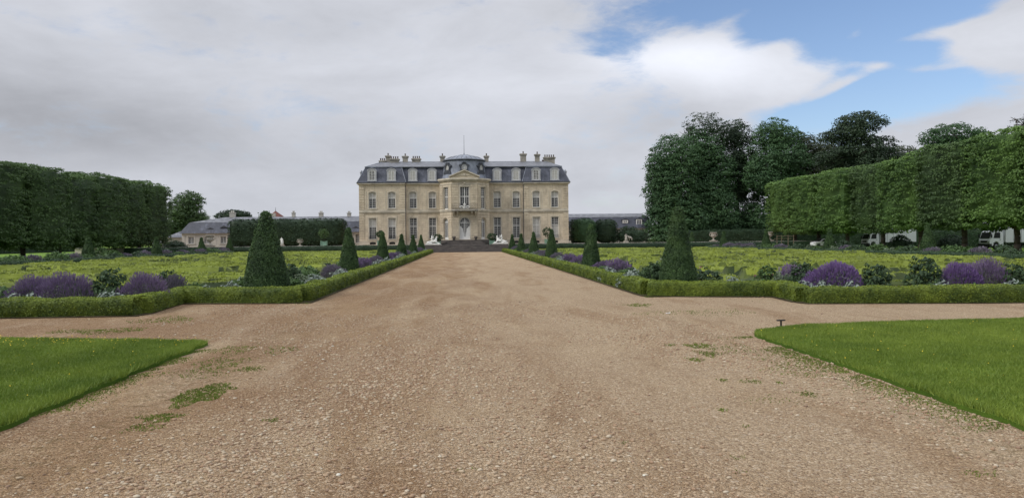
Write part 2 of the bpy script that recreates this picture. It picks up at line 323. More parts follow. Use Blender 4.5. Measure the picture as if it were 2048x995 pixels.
def npmesh(name, V, K, tone=None, mats=None, parent=None, core=None, smooth=False):
    """V: (n*K,3) vertices of n separate K-gons; core: (verts, quads, tones) appended"""
    nf = len(V)//K; me = bpy.data.meshes.new(name)
    if core is not None:
        cv, cf = core; me.vertices.add(len(V)+len(cv)); A = np.concatenate([V, cv])
        idx = np.concatenate([np.arange(len(V)), (cf+len(V)).ravel()]); ks = cf.shape[1]
        tot = np.concatenate([np.full(nf, K), np.full(len(cf), ks)])
    else: me.vertices.add(len(V)); A = V; idx = np.arange(len(V)); tot = np.full(nf, K)
    me.vertices.foreach_set('co', A.astype(np.float32).ravel())
    me.loops.add(len(idx)); me.loops.foreach_set('vertex_index', idx.astype(np.int32))
    me.polygons.add(len(tot)); st = np.concatenate([[0], np.cumsum(tot)[:-1]])
    me.polygons.foreach_set('loop_start', st.astype(np.int32))
    if core is not None: tone = np.concatenate([tone if tone is not None else np.full(nf, .5), np.full(len(cf), .25)])
    if tone is not None:
        a = me.attributes.new('tone', 'FLOAT', 'FACE'); a.data.foreach_set('value', np.asarray(tone, np.float32))
    me.update(calc_edges=True); me.validate()
    if smooth: me.polygons.foreach_set('use_smooth', [True]*len(tot))
    me.materials.append(mats); o = bpy.data.objects.new(name, me); COL.objects.link(o)
    if parent: o.parent = parent
    return o
rng = np.random.default_rng(7)
def unit(a): return a/np.maximum(np.linalg.norm(a, axis=-1, keepdims=True), 1e-9)
def wob(P, f, seed=0, oct_=3):
    r = np.random.default_rng(seed); s = np.zeros(len(P)); amp = 1; tot = 0
    for o in range(oct_):
        for k in range(3):
            d = unit(r.normal(size=3))*f*(2**o)*(.7+.6*r.random()); s += amp*np.sin(P@d+r.random()*6.28); tot += amp*.7
        amp *= .55
    return s/tot
def leaves(C, Nn, size, asp=.6, tilt=.5):
    """diamond leaves at C facing Nn (jittered)"""
    n = len(C); Nn = unit(Nn+rng.normal(size=(n, 3))*tilt)
    t = unit(np.cross(Nn, rng.normal(size=(n, 3)))); b = np.cross(Nn, t)
    s = (size*(.7+.6*rng.random(n)))[:, None]*.5
    V = np.empty((n, 4, 3)); V[:, 0] = C-t*s; V[:, 1] = C+b*s*asp-t*s*.1; V[:, 2] = C+t*s; V[:, 3] = C-b*s*asp-t*s*.1
    V[:, 2, 2] -= s[:, 0]*.25
    return V.reshape(-1, 3)
def tufts(C, Nn, r, m, size, up=.5, tilt=.35, flat=.75):
    """bunches of leaves bulging out of a surface; returns leaf verts and tones"""
    n = len(C); Nn = unit(Nn); c = np.repeat(C, m, 0); nn = np.repeat(Nn, m, 0)
    d = unit(rng.normal(size=(n*m, 3))+nn*.9+np.array([0, 0, up])); rr = r*(.55+.5*rng.random(n*m))*np.repeat(.7+.6*rng.random(n), m)
    p = c+d*rr[:, None]*np.array([1.15, 1.15, flat]); 
    tone = np.clip(np.repeat(rng.random(n), m)*.6+rng.random(n*m)*.4, 0, .92)
    return leaves(p, d+np.array([0, 0, .35]), np.full(n*m, size), .62, tilt), tone
def boxsurf(x0, x1, y0, y1, z0, z1, dens, sides='xXyYZ', rnd=.6):
    """random points and normals on a box, corners softened"""
    Ps = []; Ns = []; hx, hy, hz = (x1-x0)/2, (y1-y0)/2, (z1-z0)/2; cx, cy, cz = (x0+x1)/2, (y0+y1)/2, (z0+z1)/2
    for s in sides:
        ar = {'x': hy*hz, 'X': hy*hz, 'y': hx*hz, 'Y': hx*hz, 'Z': hx*hy, 'z': hx*hy}[s]*4; k = max(1, int(ar*dens))
        u = rng.uniform(-1, 1, (k, 3)); nn = np.zeros((k, 3)); i = 'xyz'.index(s.lower()); sg = 1 if s.isupper() else -1
        u[:, i] = sg; nn[:, i] = sg; Ps.append(u*np.array([hx, hy, hz])); Ns.append(nn)
    P = np.concatenate(Ps); Nn = np.concatenate(Ns)
    H = np.array([hx, hy, hz]); q = np.clip(P, -(H-rnd), H-rnd); d = P-q; l = np.linalg.norm(d, axis=1, keepdims=True)
    nd = np.where(l > 1e-6, d/np.maximum(l, 1e-6), Nn); P = q+nd*rnd
    return P+np.array([cx, cy, cz]), nd
def boxcore(x0, x1, y0, y1, z0, z1, amp=.1, f=1.5, step=.6, seed=3, rnd=.4):
    """closed displaced box of quads"""
    nx = max(2, int((x1-x0)/step)); ny = max(2, int((y1-y0)/step)); nz = max(2, int((z1-z0)/step)); V = []; Fq = []
    def grid(a, b, fn):
        k = len(V)
        for i in range(a+1):
            for j in range(b+1): V.append(fn(i/a, j/b))
        for i in range(a):
            for j in range(b): Fq.append((k+i*(b+1)+j, k+(i+1)*(b+1)+j, k+(i+1)*(b+1)+j+1, k+i*(b+1)+j+1))
    l = lambda a, b, t: a+(b-a)*t
    grid(nx, nz, lambda u, v: (l(x0, x1, u), y0, l(z0, z1, v))); grid(nx, nz, lambda u, v: (l(x1, x0, u), y1, l(z0, z1, v)))
    grid(ny, nz, lambda u, v: (x0, l(y1, y0, u), l(z0, z1, v))); grid(ny, nz, lambda u, v: (x1, l(y0, y1, u), l(z0, z1, v)))
    grid(nx, ny, lambda u, v: (l(x0, x1, u), l(y0, y1, v), z1)); grid(nx, ny, lambda u, v: (l(x1, x0, u), l(y0, y1, v), z0))
    V = np.array(V, float); c = np.array([(x0+x1)/2, (y0+y1)/2, (z0+z1)/2]); H = np.array([(x1-x0)/2, (y1-y0)/2, (z1-z0)/2]); rnd = min(rnd, H.min()*.9)
    P = V-c; q = np.clip(P, -(H-rnd), H-rnd); d = P-q; ln = np.linalg.norm(d, axis=1, keepdims=True); P = q+d/np.maximum(ln, 1e-6)*np.minimum(ln, rnd); P += c
    P += unit(P-c)*(wob(V, f, seed)*amp)[:, None]; return P, np.array(Fq)
def sheet(name, poly, z, mat, kind='structure', parent=None):
    m = MB(); m.add([(x, y, z) for x, y in poly], [tuple(range(len(poly)))]); o = m.build(name, mat, parent); tag(o, kind=kind); return o
def trunk_mb(mb, x, y, z0, z1, r0, r1, lean=.1):
    k = 5; pts = [(x+lean*math.sin(i*1.3)*i/k, y+lean*math.cos(i*1.7)*i/k, z0+(z1-z0)*i/k) for i in range(k+1)]
    mb.path(pts, [r0*1.5]+[r0+(r1-r0)*i/k for i in range(1, k+1)], 10)

# ------------------------------------------------------------------ setting
sheet('ground', [(-2500, -600), (2500, -600), (2500, 3500), (-2500, 3500)], -.02, M['farlawn'])
g = MB(); g.add([(-60, 13, .0), (-7, 13, 0), (-7, -40, 0), (7, -40, 0), (7, 13, 0), (60, 13, 0), (60, 22.6, 0), (5.5, 22.6, 0), (5.6, 120, 0), (-4.75, 120, 0), (-4.7, 22.6, 0), (-60, 22.6, 0)],
                [(0, 1, 4, 5, 6, 7, 10, 11), (1, 2, 3, 4), (7, 8, 9, 10)])
tag(g.build('gravel_path', M['gravel']), kind='structure')
sheet('cross_path', [(-45, 113.4), (45, 113.4), (45, 117.6), (-45, 117.6)], .004, M['gravel'])
sheet('side_path', [(41.6, 20), (46, 20), (46, 117), (41.6, 117)], 0, M['gravel'])
# lawns with an irregular edge
def lawn(name, pts, lab):
    out = []
    for i in range(len(pts)):
        a = np.array(pts[i]); b = np.array(pts[(i+1) % len(pts)]); k = max(1, int(np.linalg.norm(b-a)/.12)) if np.linalg.norm(b-a) < 60 else 4
        for j in range(k):
            p = a+(b-a)*j/k; w = wob(np.array([[p[0], p[1], 0.]]), 1.3, 5)[0]*.03+wob(np.array([[p[0], p[1], 0.]]), 9., 8)[0]*.05+rng.normal()*.012
            out.append((p[0]+w, p[1]+w))
    m = MB(); m.prism(out, -.01, .045); o = m.build(name, M['lawn']); tag(o, kind='structure'); return out
LL = [(-4.55, -10), (-4.5, 7.5), (-4.52, 13.45), (-4.9, 13.85), (-8.87, 14.8), (-40, 15.6), (-40, -10)]
LR = [(5.1, -10), (40, -10), (40, 15.8), (11.7, 15.1), (6.7, 14.6), (5.5, 13.9), (5.22, 13.3), (5.08, 6.5)]
LL = lawn('lawn', LL, ''); LR = lawn('lawn', LR[::-1], '')
def inpoly(P, poly):
    x, y = P[:, 0], P[:, 1]; c = np.zeros(len(P), bool); n = len(poly)
    for i in range(n):
        x0, y0 = poly[i]; x1, y1 = poly[(i+1) % n]
        t = ((y0 > y) != (y1 > y)) & (x < (x1-x0)*(y-y0)/(y1-y0+1e-12)+x0); c ^= t
    return c
def blades(P, h, w, z0=.04):
    n = len(P); a = rng.random(n)*6.28; b = np.stack([P[:, 0], P[:, 1], np.full(n, z0)], 1); hh = h*(.5+rng.random(n)); ww = w*(.6+.8*rng.random(n))
    d = np.stack([np.cos(a), np.sin(a), np.zeros(n)], 1); l = np.stack([rng.normal(size=n)*.45, rng.normal(size=n)*.45, np.ones(n)], 1)*hh[:, None]
    V = np.empty((n, 3, 3)); V[:, 0] = b-d*ww[:, None]; V[:, 1] = b+d*ww[:, None]; V[:, 2] = b+l; return V.reshape(-1, 3)
def scatter(x0, x1, y0, y1, dens):
    n = int((x1-x0)*(y1-y0)*dens); return np.stack([rng.uniform(x0, x1, n), rng.uniform(y0, y1, n)], 1)
for nm, poly, rect in (('grass', LL, (-13, -4.1, 4.5, 16)), ('grass', LR, (4.7, 15, 3.5, 16))):
    P = scatter(*rect, 6000); P = P[inpoly(P, poly)]; q = np.c_[P, np.zeros(len(P))]; P = P[rng.random(len(P)) < np.clip(1.25+.8*wob(q, 2.2, 13), .35, 1)]; q = np.c_[P, np.zeros(len(P))]
    # ragged clumps of taller grass along the edges
    ex = np.minimum(np.abs(P[:, 0]-(-4.52)), np.abs(P[:, 0]-5.1)); hh = .034+.012*wob(q, 1.3, 2)+.08*np.exp(-ex/.14)*rng.random(len(P))
    tone = np.clip(.45+.28*wob(q, .9, 4)+.22*wob(q, 4.5, 41)+rng.normal(size=len(P))*.2, 0, 1)
    o = npmesh(nm, blades(P, hh, .0055), 3, tone, M['grass']); tag(o, ('short green lawn grass left of the gravel path' if rect[0] < 0 else 'short green lawn grass right of the gravel path'), 'grass', kind='stuff')
# yellow flowers on lawns
def flecks(P, zz, s):
    n = len(P); C = np.c_[P, zz]; return leaves(C, np.tile([0, 0, 1.], (n, 1)), np.full(n, s), 1.0, .5)
Pf = np.concatenate([scatter(-13, -4.8, 13.3, 15, 60), scatter(-10, -4.6, 7, 14, 5.0), scatter(5.2, 13, 6, 15, 6)]); Pf = Pf[inpoly(Pf, LL) | inpoly(Pf, LR)]
o = npmesh('buttercups', flecks(Pf, .09+.03*rng.random(len(Pf)), .017), 4, None, M['yellow']); tag(o, 'tiny yellow buttercups dotted over the front lawns', 'flowers', kind='stuff')
# tufts of grass on the gravel
Pt = []; 
for px, py, w, h, d in ((390, 795, 45, 14, 900), (430, 775, 35, 8, 700), (320, 835, 38, 9, 700), (285, 855, 35, 9, 350), (545, 840, 16, 4, 600), (440, 727, 50, 12, 130), (500, 738, 28, 5, 300), (560, 700, 30, 8, 110), (470, 700, 40, 10, 90), (400, 745, 60, 12, 80),
                        (1400, 692, 26, 6, 450), (1415, 707, 22, 6, 500), (1390, 719, 16, 4, 500), (1340, 690, 14, 2, 400), (1275, 610, 30, 3, 100), (1445, 760, 10, 3, 450), (1500, 762, 22, 4, 380), (1560, 765, 10, 3, 400), (1615, 788, 20, 6, 450), (1445, 819, 14, 4, 400),
                        (1490, 851, 12, 3, 300), (1550, 800, 60, 10, 60), (1470, 700, 50, 14, 60), (1600, 740, 60, 16, 120), (930, 940, 26, 5, 180), (1250, 885, 16, 3, 200), (1475, 915, 24, 5, 200), (1480, 943, 20, 3, 200), (1960, 947, 40, 8, 260), (200, 662, 90, 5, 120), (330, 640, 60, 6, 60), (1400, 625, 120, 6, 25)):
    cx, cy = gp(px, py); x1, y1 = gp(px+w, py); x2, y2 = gp(px, py-h); rx = abs(x1-cx); ry = abs(y2-cy); n = int(rx*ry*3.14*d*5)
    a = rng.random(n)*6.28; r = np.sqrt(rng.random(n))*(1+.25*np.sin(3*a+px)+.2*np.sin(5*a+py)); Pt.append(np.stack([cx+rx*r*np.cos(a), cy+ry*r*np.sin(a)], 1))
# weeds along hedge feet
def strip(x0, y0, x1, y1, wdt, dens):
    n = int(math.hypot(x1-x0, y1-y0)*wdt*dens); t = rng.random(n); s = np.abs(rng.normal(size=n))*wdt*.5
    d = np.array([y1-y0, -(x1-x0)])/math.hypot(x1-x0, y1-y0); return np.stack([x0+(x1-x0)*t, y0+(y1-y0)*t], 1)+s[:, None]*d
wd = np.concatenate([strip(-4.72, 112, -4.55, 22, .35, 300), strip(5.5, 22.5, 5.6, 113, .35, 300), strip(-8.1, 19.1, -30, 19.05, .14, 420), strip(-4.7, 22.35, -8.3, 22.75, .16, 500), strip(9.1, 19.5, 5.6, 23, .05, 50), strip(9.2, 22.0, 5.7, 22.95, .14, 420), strip(30, 18.85, 9.2, 19.3, .14, 420), strip(-4.5, 5, -4.55, 13.3, .28, 1800), strip(5.15, 13.3, 5.05, 5, .45, 2200)])
wd = wd[wob(np.c_[wd, np.zeros(len(wd))], 2.6, 9, 4) > .05-.2*(wd[:, 1] > 22)]
# the strips lie on the path side of the hedge
Pt = np.concatenate(Pt+[wd]); tone = np.clip(.5+.3*rng.normal(size=len(Pt)), 0, 1)
dist = Pt[:, 1]; o = npmesh('grass_tufts', blades(Pt, .010+.0007*dist, .0045+.00028*dist, 0), 3, tone, M['moss']); tag(o, 'thin patches of grass and weeds growing through the gravel path', 'grass', kind='stuff')
# loose pebbles
def pebbles(P, s, name):
    n = len(P); t = (1+5**.5)/2
    iv = unit(np.array([(-1, t, 0), (1, t, 0), (-1, -t, 0), (1, -t, 0), (0, -1, t), (0, 1, t), (0, -1, -t), (0, 1, -t), (t, 0, -1), (t, 0, 1), (-t, 0, -1), (-t, 0, 1)], float))
    ifc = np.array([(0, 11, 5), (0, 5, 1), (0, 1, 7), (0, 7, 10), (0, 10, 11), (1, 5, 9), (5, 11, 4), (11, 10, 2), (10, 7, 6), (7, 1, 8), (3, 9, 4), (3, 4, 2), (3, 2, 6), (3, 6, 8), (3, 8, 9), (4, 9, 5), (2, 4, 11), (6, 2, 10), (8, 6, 7), (9, 8, 1)])
    a = rng.random(n)*6.28; ca, sa = np.cos(a), np.sin(a); sx = s*(.7+.6*rng.random(n)); sy = s*(.5+.5*rng.random(n)); sz = s*(.3+.35*rng.random(n))
    B = iv[None]*(1+rng.normal(size=(n, 12, 1))*.12); x = B[..., 0]*sx[:, None]; y = B[..., 1]*sy[:, None]; z = B[..., 2]*sz[:, None]
    V = np.stack([x*ca[:, None]-y*sa[:, None]+P[:, :1], x*sa[:, None]+y*ca[:, None]+P[:, 1:2], z+(sz*.35)[:, None]], -1).reshape(-1, 3)
    Fc = (ifc[None]+np.arange(n)[:, None, None]*12).reshape(-1, 3)
    o = npmesh(name, np.zeros((0, 3)), 3, np.zeros(0), M['pebble'], core=(V, Fc), smooth=False)
    o.data.attributes['tone'].data.foreach_set('value', np.repeat(np.clip(rng.beta(2.2, 2.4, n), 0, 1), 20).astype(np.float32)); return o
PP = scatter(-9, 9, 4.4, 24, 1100); q = np.c_[PP[:, 0], PP[:, 1]*.45, np.zeros(len(PP))]
k = np.clip(wob(q, 1.3, 21, 4)*2.2-.30, .03, 1)+.75*np.exp(-((PP[:, 0]+2.0-.22*(PP[:, 1]-6))/.9)**2)+.4*np.exp(-((PP[:, 0]-1.2+.15*(PP[:, 1]-6))/.6)**2); k *= np.clip((6.5/PP[:, 1])**1.9, 0, 1)*(np.abs(PP[:, 0]) < PP[:, 1]*.85)
PP = PP[(rng.random(len(PP)) < k) & ~inpoly(PP, LL) & ~inpoly(PP, LR) & (PP[:, 1] < 22)]
o = pebbles(PP, .005+.019*rng.random(len(PP))**3.0+.0004*PP[:, 1], 'loose_stones'); tag(o, 'loose tan and grey stones scattered over the gravel path', 'stones', kind='stuff')

# beds and parterre floor
for s, xa, xb in ((-1, -34.6, -8.4), (1, 9.3, 38.0)):
    pts = [(xa, 19.6), (xb, 19.6), (xb, 23.0)] if s < 0 else [(xa, 20.0), (xb, 20.0)]
L_out = [(-38.3, 19.0), (-8.1, 18.98), (-7.98, 19.7), (-8.3, 22.55), (-5.4, 22.2), (-4.5, 22.25), (-4.5, 60), (-4.62, 111.6), (-38.3, 111.6)]
R_out = [(5.42, 23.05), (5.7, 22.8), (7.3, 22.3), (9.1, 21.85), (8.95, 20.1), (9.1, 19.5), (14, 18.82), (41.4, 18.82), (41.4, 113), (5.45, 113)]
sheet('flower_bed', L_out, .02, M['soil']); sheet('flower_bed', R_out, .02, M['soil'])  # soil runs past the hedges: a dark rim painting contact shade at their feet

# box parterres: scrolls of low clipped box as one raised field per side
def parterre(x0, x1, y0, y1, seed, lab):
    cell = .17; nx = int((x1-x0)/cell); ny = int((y1-y0)/cell)
    X, Y = np.meshgrid(np.linspace(x0, x1, nx), np.linspace(y0, y1, ny), indexing='ij'); P = np.c_[X.ravel(), Y.ravel(), np.zeros(X.size)]
    w1 = wob(P, .16, seed, 2)*1.3; w2 = wob(P, .22, seed+1, 2)*1.6
    f = np.abs(((P[:, 1]*.42+w1+.25*np.sin(P[:, 0]*.5)) % 1)-.5)*2; g2 = np.abs(((P[:, 0]*.15+w2) % 1)-.5)*2
    hgt = np.clip((np.minimum(f, g2*1.6)-.38)*8, 0, 1); hgt *= 1-.9*(wob(P, .5, seed+5, 2) > .8); lev = .74+.38*np.sin(np.floor(P[:, 1]*.42+w1+.25*np.sin(P[:, 0]*.5))*2.4+np.floor(P[:, 0]*.15+w2)*1.7); hgt *= lev
    hgt = hgt.reshape(nx, ny); hgt[0] = hgt[-1] = 0; hgt[:, 0] = hgt[:, -1] = 0
    z = .03+hgt*(.42+.045*wob(P, 3, seed+2).reshape(nx, ny)); V = np.c_[P[:, :2], z.ravel()]
    V[:, :2] += rng.normal(size=(len(V), 2))*.03
    I = np.arange(nx*ny).reshape(nx, ny); Fq = np.stack([I[:-1, :-1], I[1:, :-1], I[1:, 1:], I[:-1, 1:]], -1).reshape(-1, 4)
    # leaves on the clipped tops
    def lf(ya, yb, dens, sz):
        Q = scatter(x0, x1, ya, yb, dens); vis = np.abs(Q[:, 0]/Q[:, 1]) < .85; Q = Q[vis]
        ii = np.clip(((Q[:, 0]-x0)/cell).astype(int), 0, nx-1); jj = np.clip(((Q[:, 1]-y0)/cell).astype(int), 0, ny-1); hh = hgt[ii, jj]; k = hh > .36; Q = Q[k]; hh = z[ii[k], jj[k]] if z.ndim == 2 else z.reshape(nx, ny)[ii[k], jj[k]]
        C = np.c_[Q, hh+rng.normal(size=len(Q))*.022]; return leaves(C, np.tile([0, -.2, .95], (len(Q), 1)), np.full(len(Q), sz), .75, .65)
    A = np.concatenate([lf(y0, 38, 340, .07), lf(38, 62, 130, .09), lf(62, y1, 40, .12)])
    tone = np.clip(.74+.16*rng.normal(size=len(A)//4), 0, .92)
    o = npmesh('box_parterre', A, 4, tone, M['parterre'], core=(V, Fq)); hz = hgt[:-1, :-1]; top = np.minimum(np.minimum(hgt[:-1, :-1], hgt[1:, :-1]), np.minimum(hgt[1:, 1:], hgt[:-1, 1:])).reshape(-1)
    o.data.attributes['tone'].data.foreach_set('value', np.concatenate([tone, np.where(top > .34, .62, .0)]).astype(np.float32)); tag(o, lab, 'parterre', kind='stuff'); return o  # sides and gaps take the lowest tone: shade painted into the box colour
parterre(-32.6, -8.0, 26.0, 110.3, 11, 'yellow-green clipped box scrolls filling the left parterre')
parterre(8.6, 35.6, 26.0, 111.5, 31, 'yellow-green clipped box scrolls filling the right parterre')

# ------------------------------------------------------------------ hedges
def hedge_run(name, pts, w, h, mat, label, cat='hedge', leaf=.05, dens=700, far=True, group=None, tuf=False):
    """a clipped hedge following a polyline; leaf density falls with distance from the front of the garden"""
    Vs = []; Ts = []; cv = []; cf = []; nn_ = 0
    step = .22 if h < 1 else .6
    prof = [(-w/2, .0), (-w/2*1.06, h*.35), (-w/2*1.03, h*.75), (-w/2*.8, h*.985), (0, h), (w/2*.8, h*.985), (w/2*1.03, h*.75), (w/2*1.06, h*.35), (w/2, 0)]
    S = []; acc = 0
    for (ax, ay), (bx, by) in zip(pts[:-1], pts[1:]):
        ln = math.hypot(bx-ax, by-ay); d = np.array([bx-ax, by-ay])/ln; k = max(1, int(ln/step))
        for j in range(k): S.append((ax+d[0]*ln*j/k, ay+d[1]*ln*j/k))
    S.append(pts[-1]); S = np.array(S); n = len(S)
    D = np.zeros_like(S); D[1:-1] = S[2:]-S[:-2]; D[0] = S[1]-S[0]; D[-1] = S[-1]-S[-2]; D = D/np.linalg.norm(D, axis=1, keepdims=True); O = np.stack([D[:, 1], -D[:, 0]], 1)
    pr = np.array(prof); V = np.empty((n, len(pr), 3)); V[:, :, :2] = S[:, None]+O[:, None]*pr[None, :, :1]; V[:, :, 2] = pr[None, :, 1]
    V = V.reshape(-1, 3); c = np.repeat(S, len(pr), 0); nrm = unit(np.c_[V[:, :2]-c, V[:, 2]-h*.5]); amp = .06 if h < 1 else .12
    V += nrm*((wob(V, 6 if h < 1 else 1.2, 17)*amp+wob(V, 1.1, 5, 2)*.03)*(V[:, 2] > .02))[:, None]
    I = np.arange(n*len(pr)).reshape(n, len(pr)); Fq = np.stack([I[:-1, :-1], I[1:, :-1], I[1:, 1:], I[:-1, 1:]], -1).reshape(-1, 4)
    m = len(pr); caps = []
    for e in (0, n-1): caps += [(I[e, 0], I[e, 1], I[e, 7], I[e, 8]), (I[e, 1], I[e, 2], I[e, 6], I[e, 7]), (I[e, 2], I[e, 3], I[e, 5], I[e, 6]), (I[e, 3], I[e, 4], I[e, 4], I[e, 5])][:3]
    Fq = np.concatenate([Fq, np.array(caps)])
    P3 = V[Fq]; C0 = P3.mean(1); E1 = P3[:, 2]-P3[:, 0]; E2 = P3[:, 3]-P3[:, 1]; cr = np.cross(E1, E2); ar = np.linalg.norm(cr, axis=1)*.5
    nn = unit(cr); cc = C0.copy(); cc[:, 2] = h*.4; 
    ref = S[np.clip(np.repeat(np.arange(n-1), m-1), 0, n-1)]; ref = np.concatenate([ref, S[[0, 0, 0, n-1, n-1, n-1]]]) ; out = np.c_[C0[:, :2]-ref, C0[:, 2]-h*.45]
    # caps: push outwards along the run
    out[-6:-3, :2] = -D[0]; out[-3:, :2] = D[-1]
    nn *= np.sign(np.sum(nn*out, 1, keepdims=True)+1e-9)
    dist = np.maximum(C0[:, 1], 15); k = np.clip(22/dist, .12, 1) if far else np.ones(len(C0)); cnt = rng.poisson(ar*dens*k**1.6); sz = leaf/np.sqrt(k**1.35)
    idx = np.repeat(np.arange(len(Fq)), cnt); u = rng.random((len(idx), 2)); Q = P3[idx]; p = (Q[:, 0]*(1-u[:, :1])+Q[:, 1]*u[:, :1])*(1-u[:, 1:])+(Q[:, 3]*(1-u[:, :1])+Q[:, 2]*u[:, :1])*u[:, 1:]
    p += nn[idx]*(rng.random(len(idx))*.9*np.minimum(sz[idx], .16))[:, None]
    p[:, 2] = np.maximum(p[:, 2], .03)
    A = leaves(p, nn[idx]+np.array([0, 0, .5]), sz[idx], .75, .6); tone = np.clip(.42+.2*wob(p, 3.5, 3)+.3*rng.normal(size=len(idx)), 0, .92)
    # light top, dark sides: young growth plus shading put into the leaf tone
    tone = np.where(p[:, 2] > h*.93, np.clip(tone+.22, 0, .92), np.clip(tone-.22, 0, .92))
    o = npmesh(name, A, 4, tone, mat, core=(V, Fq)); tag(o, label, cat, group); return o
G = 'low box hedges edging the parterres'
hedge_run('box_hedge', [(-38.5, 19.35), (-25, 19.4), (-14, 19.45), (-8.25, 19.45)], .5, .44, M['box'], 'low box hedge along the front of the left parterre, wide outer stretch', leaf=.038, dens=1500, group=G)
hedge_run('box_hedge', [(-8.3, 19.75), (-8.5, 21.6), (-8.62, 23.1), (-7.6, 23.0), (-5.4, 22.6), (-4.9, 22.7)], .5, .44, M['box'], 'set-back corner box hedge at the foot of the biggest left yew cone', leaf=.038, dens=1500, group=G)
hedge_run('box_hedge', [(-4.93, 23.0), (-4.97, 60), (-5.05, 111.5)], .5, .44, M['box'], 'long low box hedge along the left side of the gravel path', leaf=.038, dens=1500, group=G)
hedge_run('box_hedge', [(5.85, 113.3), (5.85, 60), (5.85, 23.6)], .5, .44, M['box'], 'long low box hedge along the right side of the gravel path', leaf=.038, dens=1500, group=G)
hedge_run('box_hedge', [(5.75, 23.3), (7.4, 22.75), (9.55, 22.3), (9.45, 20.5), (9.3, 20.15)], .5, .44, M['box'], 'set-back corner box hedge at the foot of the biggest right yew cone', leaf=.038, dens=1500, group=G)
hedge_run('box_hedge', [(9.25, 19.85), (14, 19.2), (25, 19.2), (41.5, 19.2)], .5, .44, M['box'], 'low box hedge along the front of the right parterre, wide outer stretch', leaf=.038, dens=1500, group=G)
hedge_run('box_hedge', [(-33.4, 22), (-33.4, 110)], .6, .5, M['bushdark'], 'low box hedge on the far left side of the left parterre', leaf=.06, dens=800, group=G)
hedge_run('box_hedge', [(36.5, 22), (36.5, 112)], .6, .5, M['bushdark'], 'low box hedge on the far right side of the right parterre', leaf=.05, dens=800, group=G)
hedge_run('dark_hedge', [(-52, 118.6), (-7.6, 118.6)], 1.2, 1.02, M['boxdark'], 'dark clipped hedge below the terrace wall, left of the steps', leaf=.12, dens=110, far=False, group='dark hedges below the terrace')
hedge_run('dark_hedge', [(7.8, 118.6), (56, 118.6)], 1.2, 1.02, M['boxdark'], 'dark clipped hedge below the terrace wall, right of the steps', leaf=.12, dens=110, far=False, group='dark hedges below the terrace')
hedge_run('far_hedge', [(-85, 60), (-95, 200)], 2, 2.6, M['boxdark'], 'long dark hedge across the lawn behind the left clipped trees', leaf=.22, dens=25, far=False)
hedge_run('far_hedge', [(50, 147), (80, 152)], 2, 3.4, M['boxdark'], 'dark hedge closing the view beyond the mansion end of the right clipped row', leaf=.22, dens=30, far=False)
hedge_run('far_hedge', [(78, 50), (74, 150)], 2, 3.0, M['boxdark'], 'long dark hedge behind the parked trucks', leaf=.22, dens=25, far=False)
def tall_hedge(x0, x1, y0, y1, z0, z1, label, mat='boxdark', rnd=1.0, name='tall_hedge'):
    P, Nn = boxsurf(x0, x1, y0, y1, z0, z1, 5.0, 'xXyZ', rnd); P += Nn*(wob(P, .8, int(abs(x0)))*.15)[:, None]
    A, t = tufts(P, Nn, .28, 7, .22); c = boxcore(x0+.08, x1-.08, y0+.08, y1-.08, z0, z1-.05, .10, 1.2, .6, 3, rnd)
    o = npmesh(name, A, 4, t, M[mat], core=c); tag(o, label, 'hedge'); return o
tall_hedge(at(455, 134), at(686, 134), 134, 138, 1.0, 5.75, 'tall rounded clipped hedge on the terrace left of the mansion')
tall_hedge(at(1139, 140), at(1152, 140), 136, 140, 1.0, 5.2, 'narrow dark clipped hedge against the right end of the mansion', rnd=.5)
tall_hedge(at(1151, 134), at(1194, 134), 134, 138, 1.0, 5.4, 'rounded lighter clipped hedge just right of the mansion', 'chest', rnd=1.4)
tall_hedge(at(1193, 136), at(1236, 136), 136, 140, 1.0, 5.3, 'rounded dark clipped hedge between the lighter hedge and the spreading shrub', rnd=1.4)
tall_hedge(at(1365, 142), at(1545, 142), 142, 145, 0, 3.2, 'low dark hedge under the big trees right of the mansion', rnd=.4)

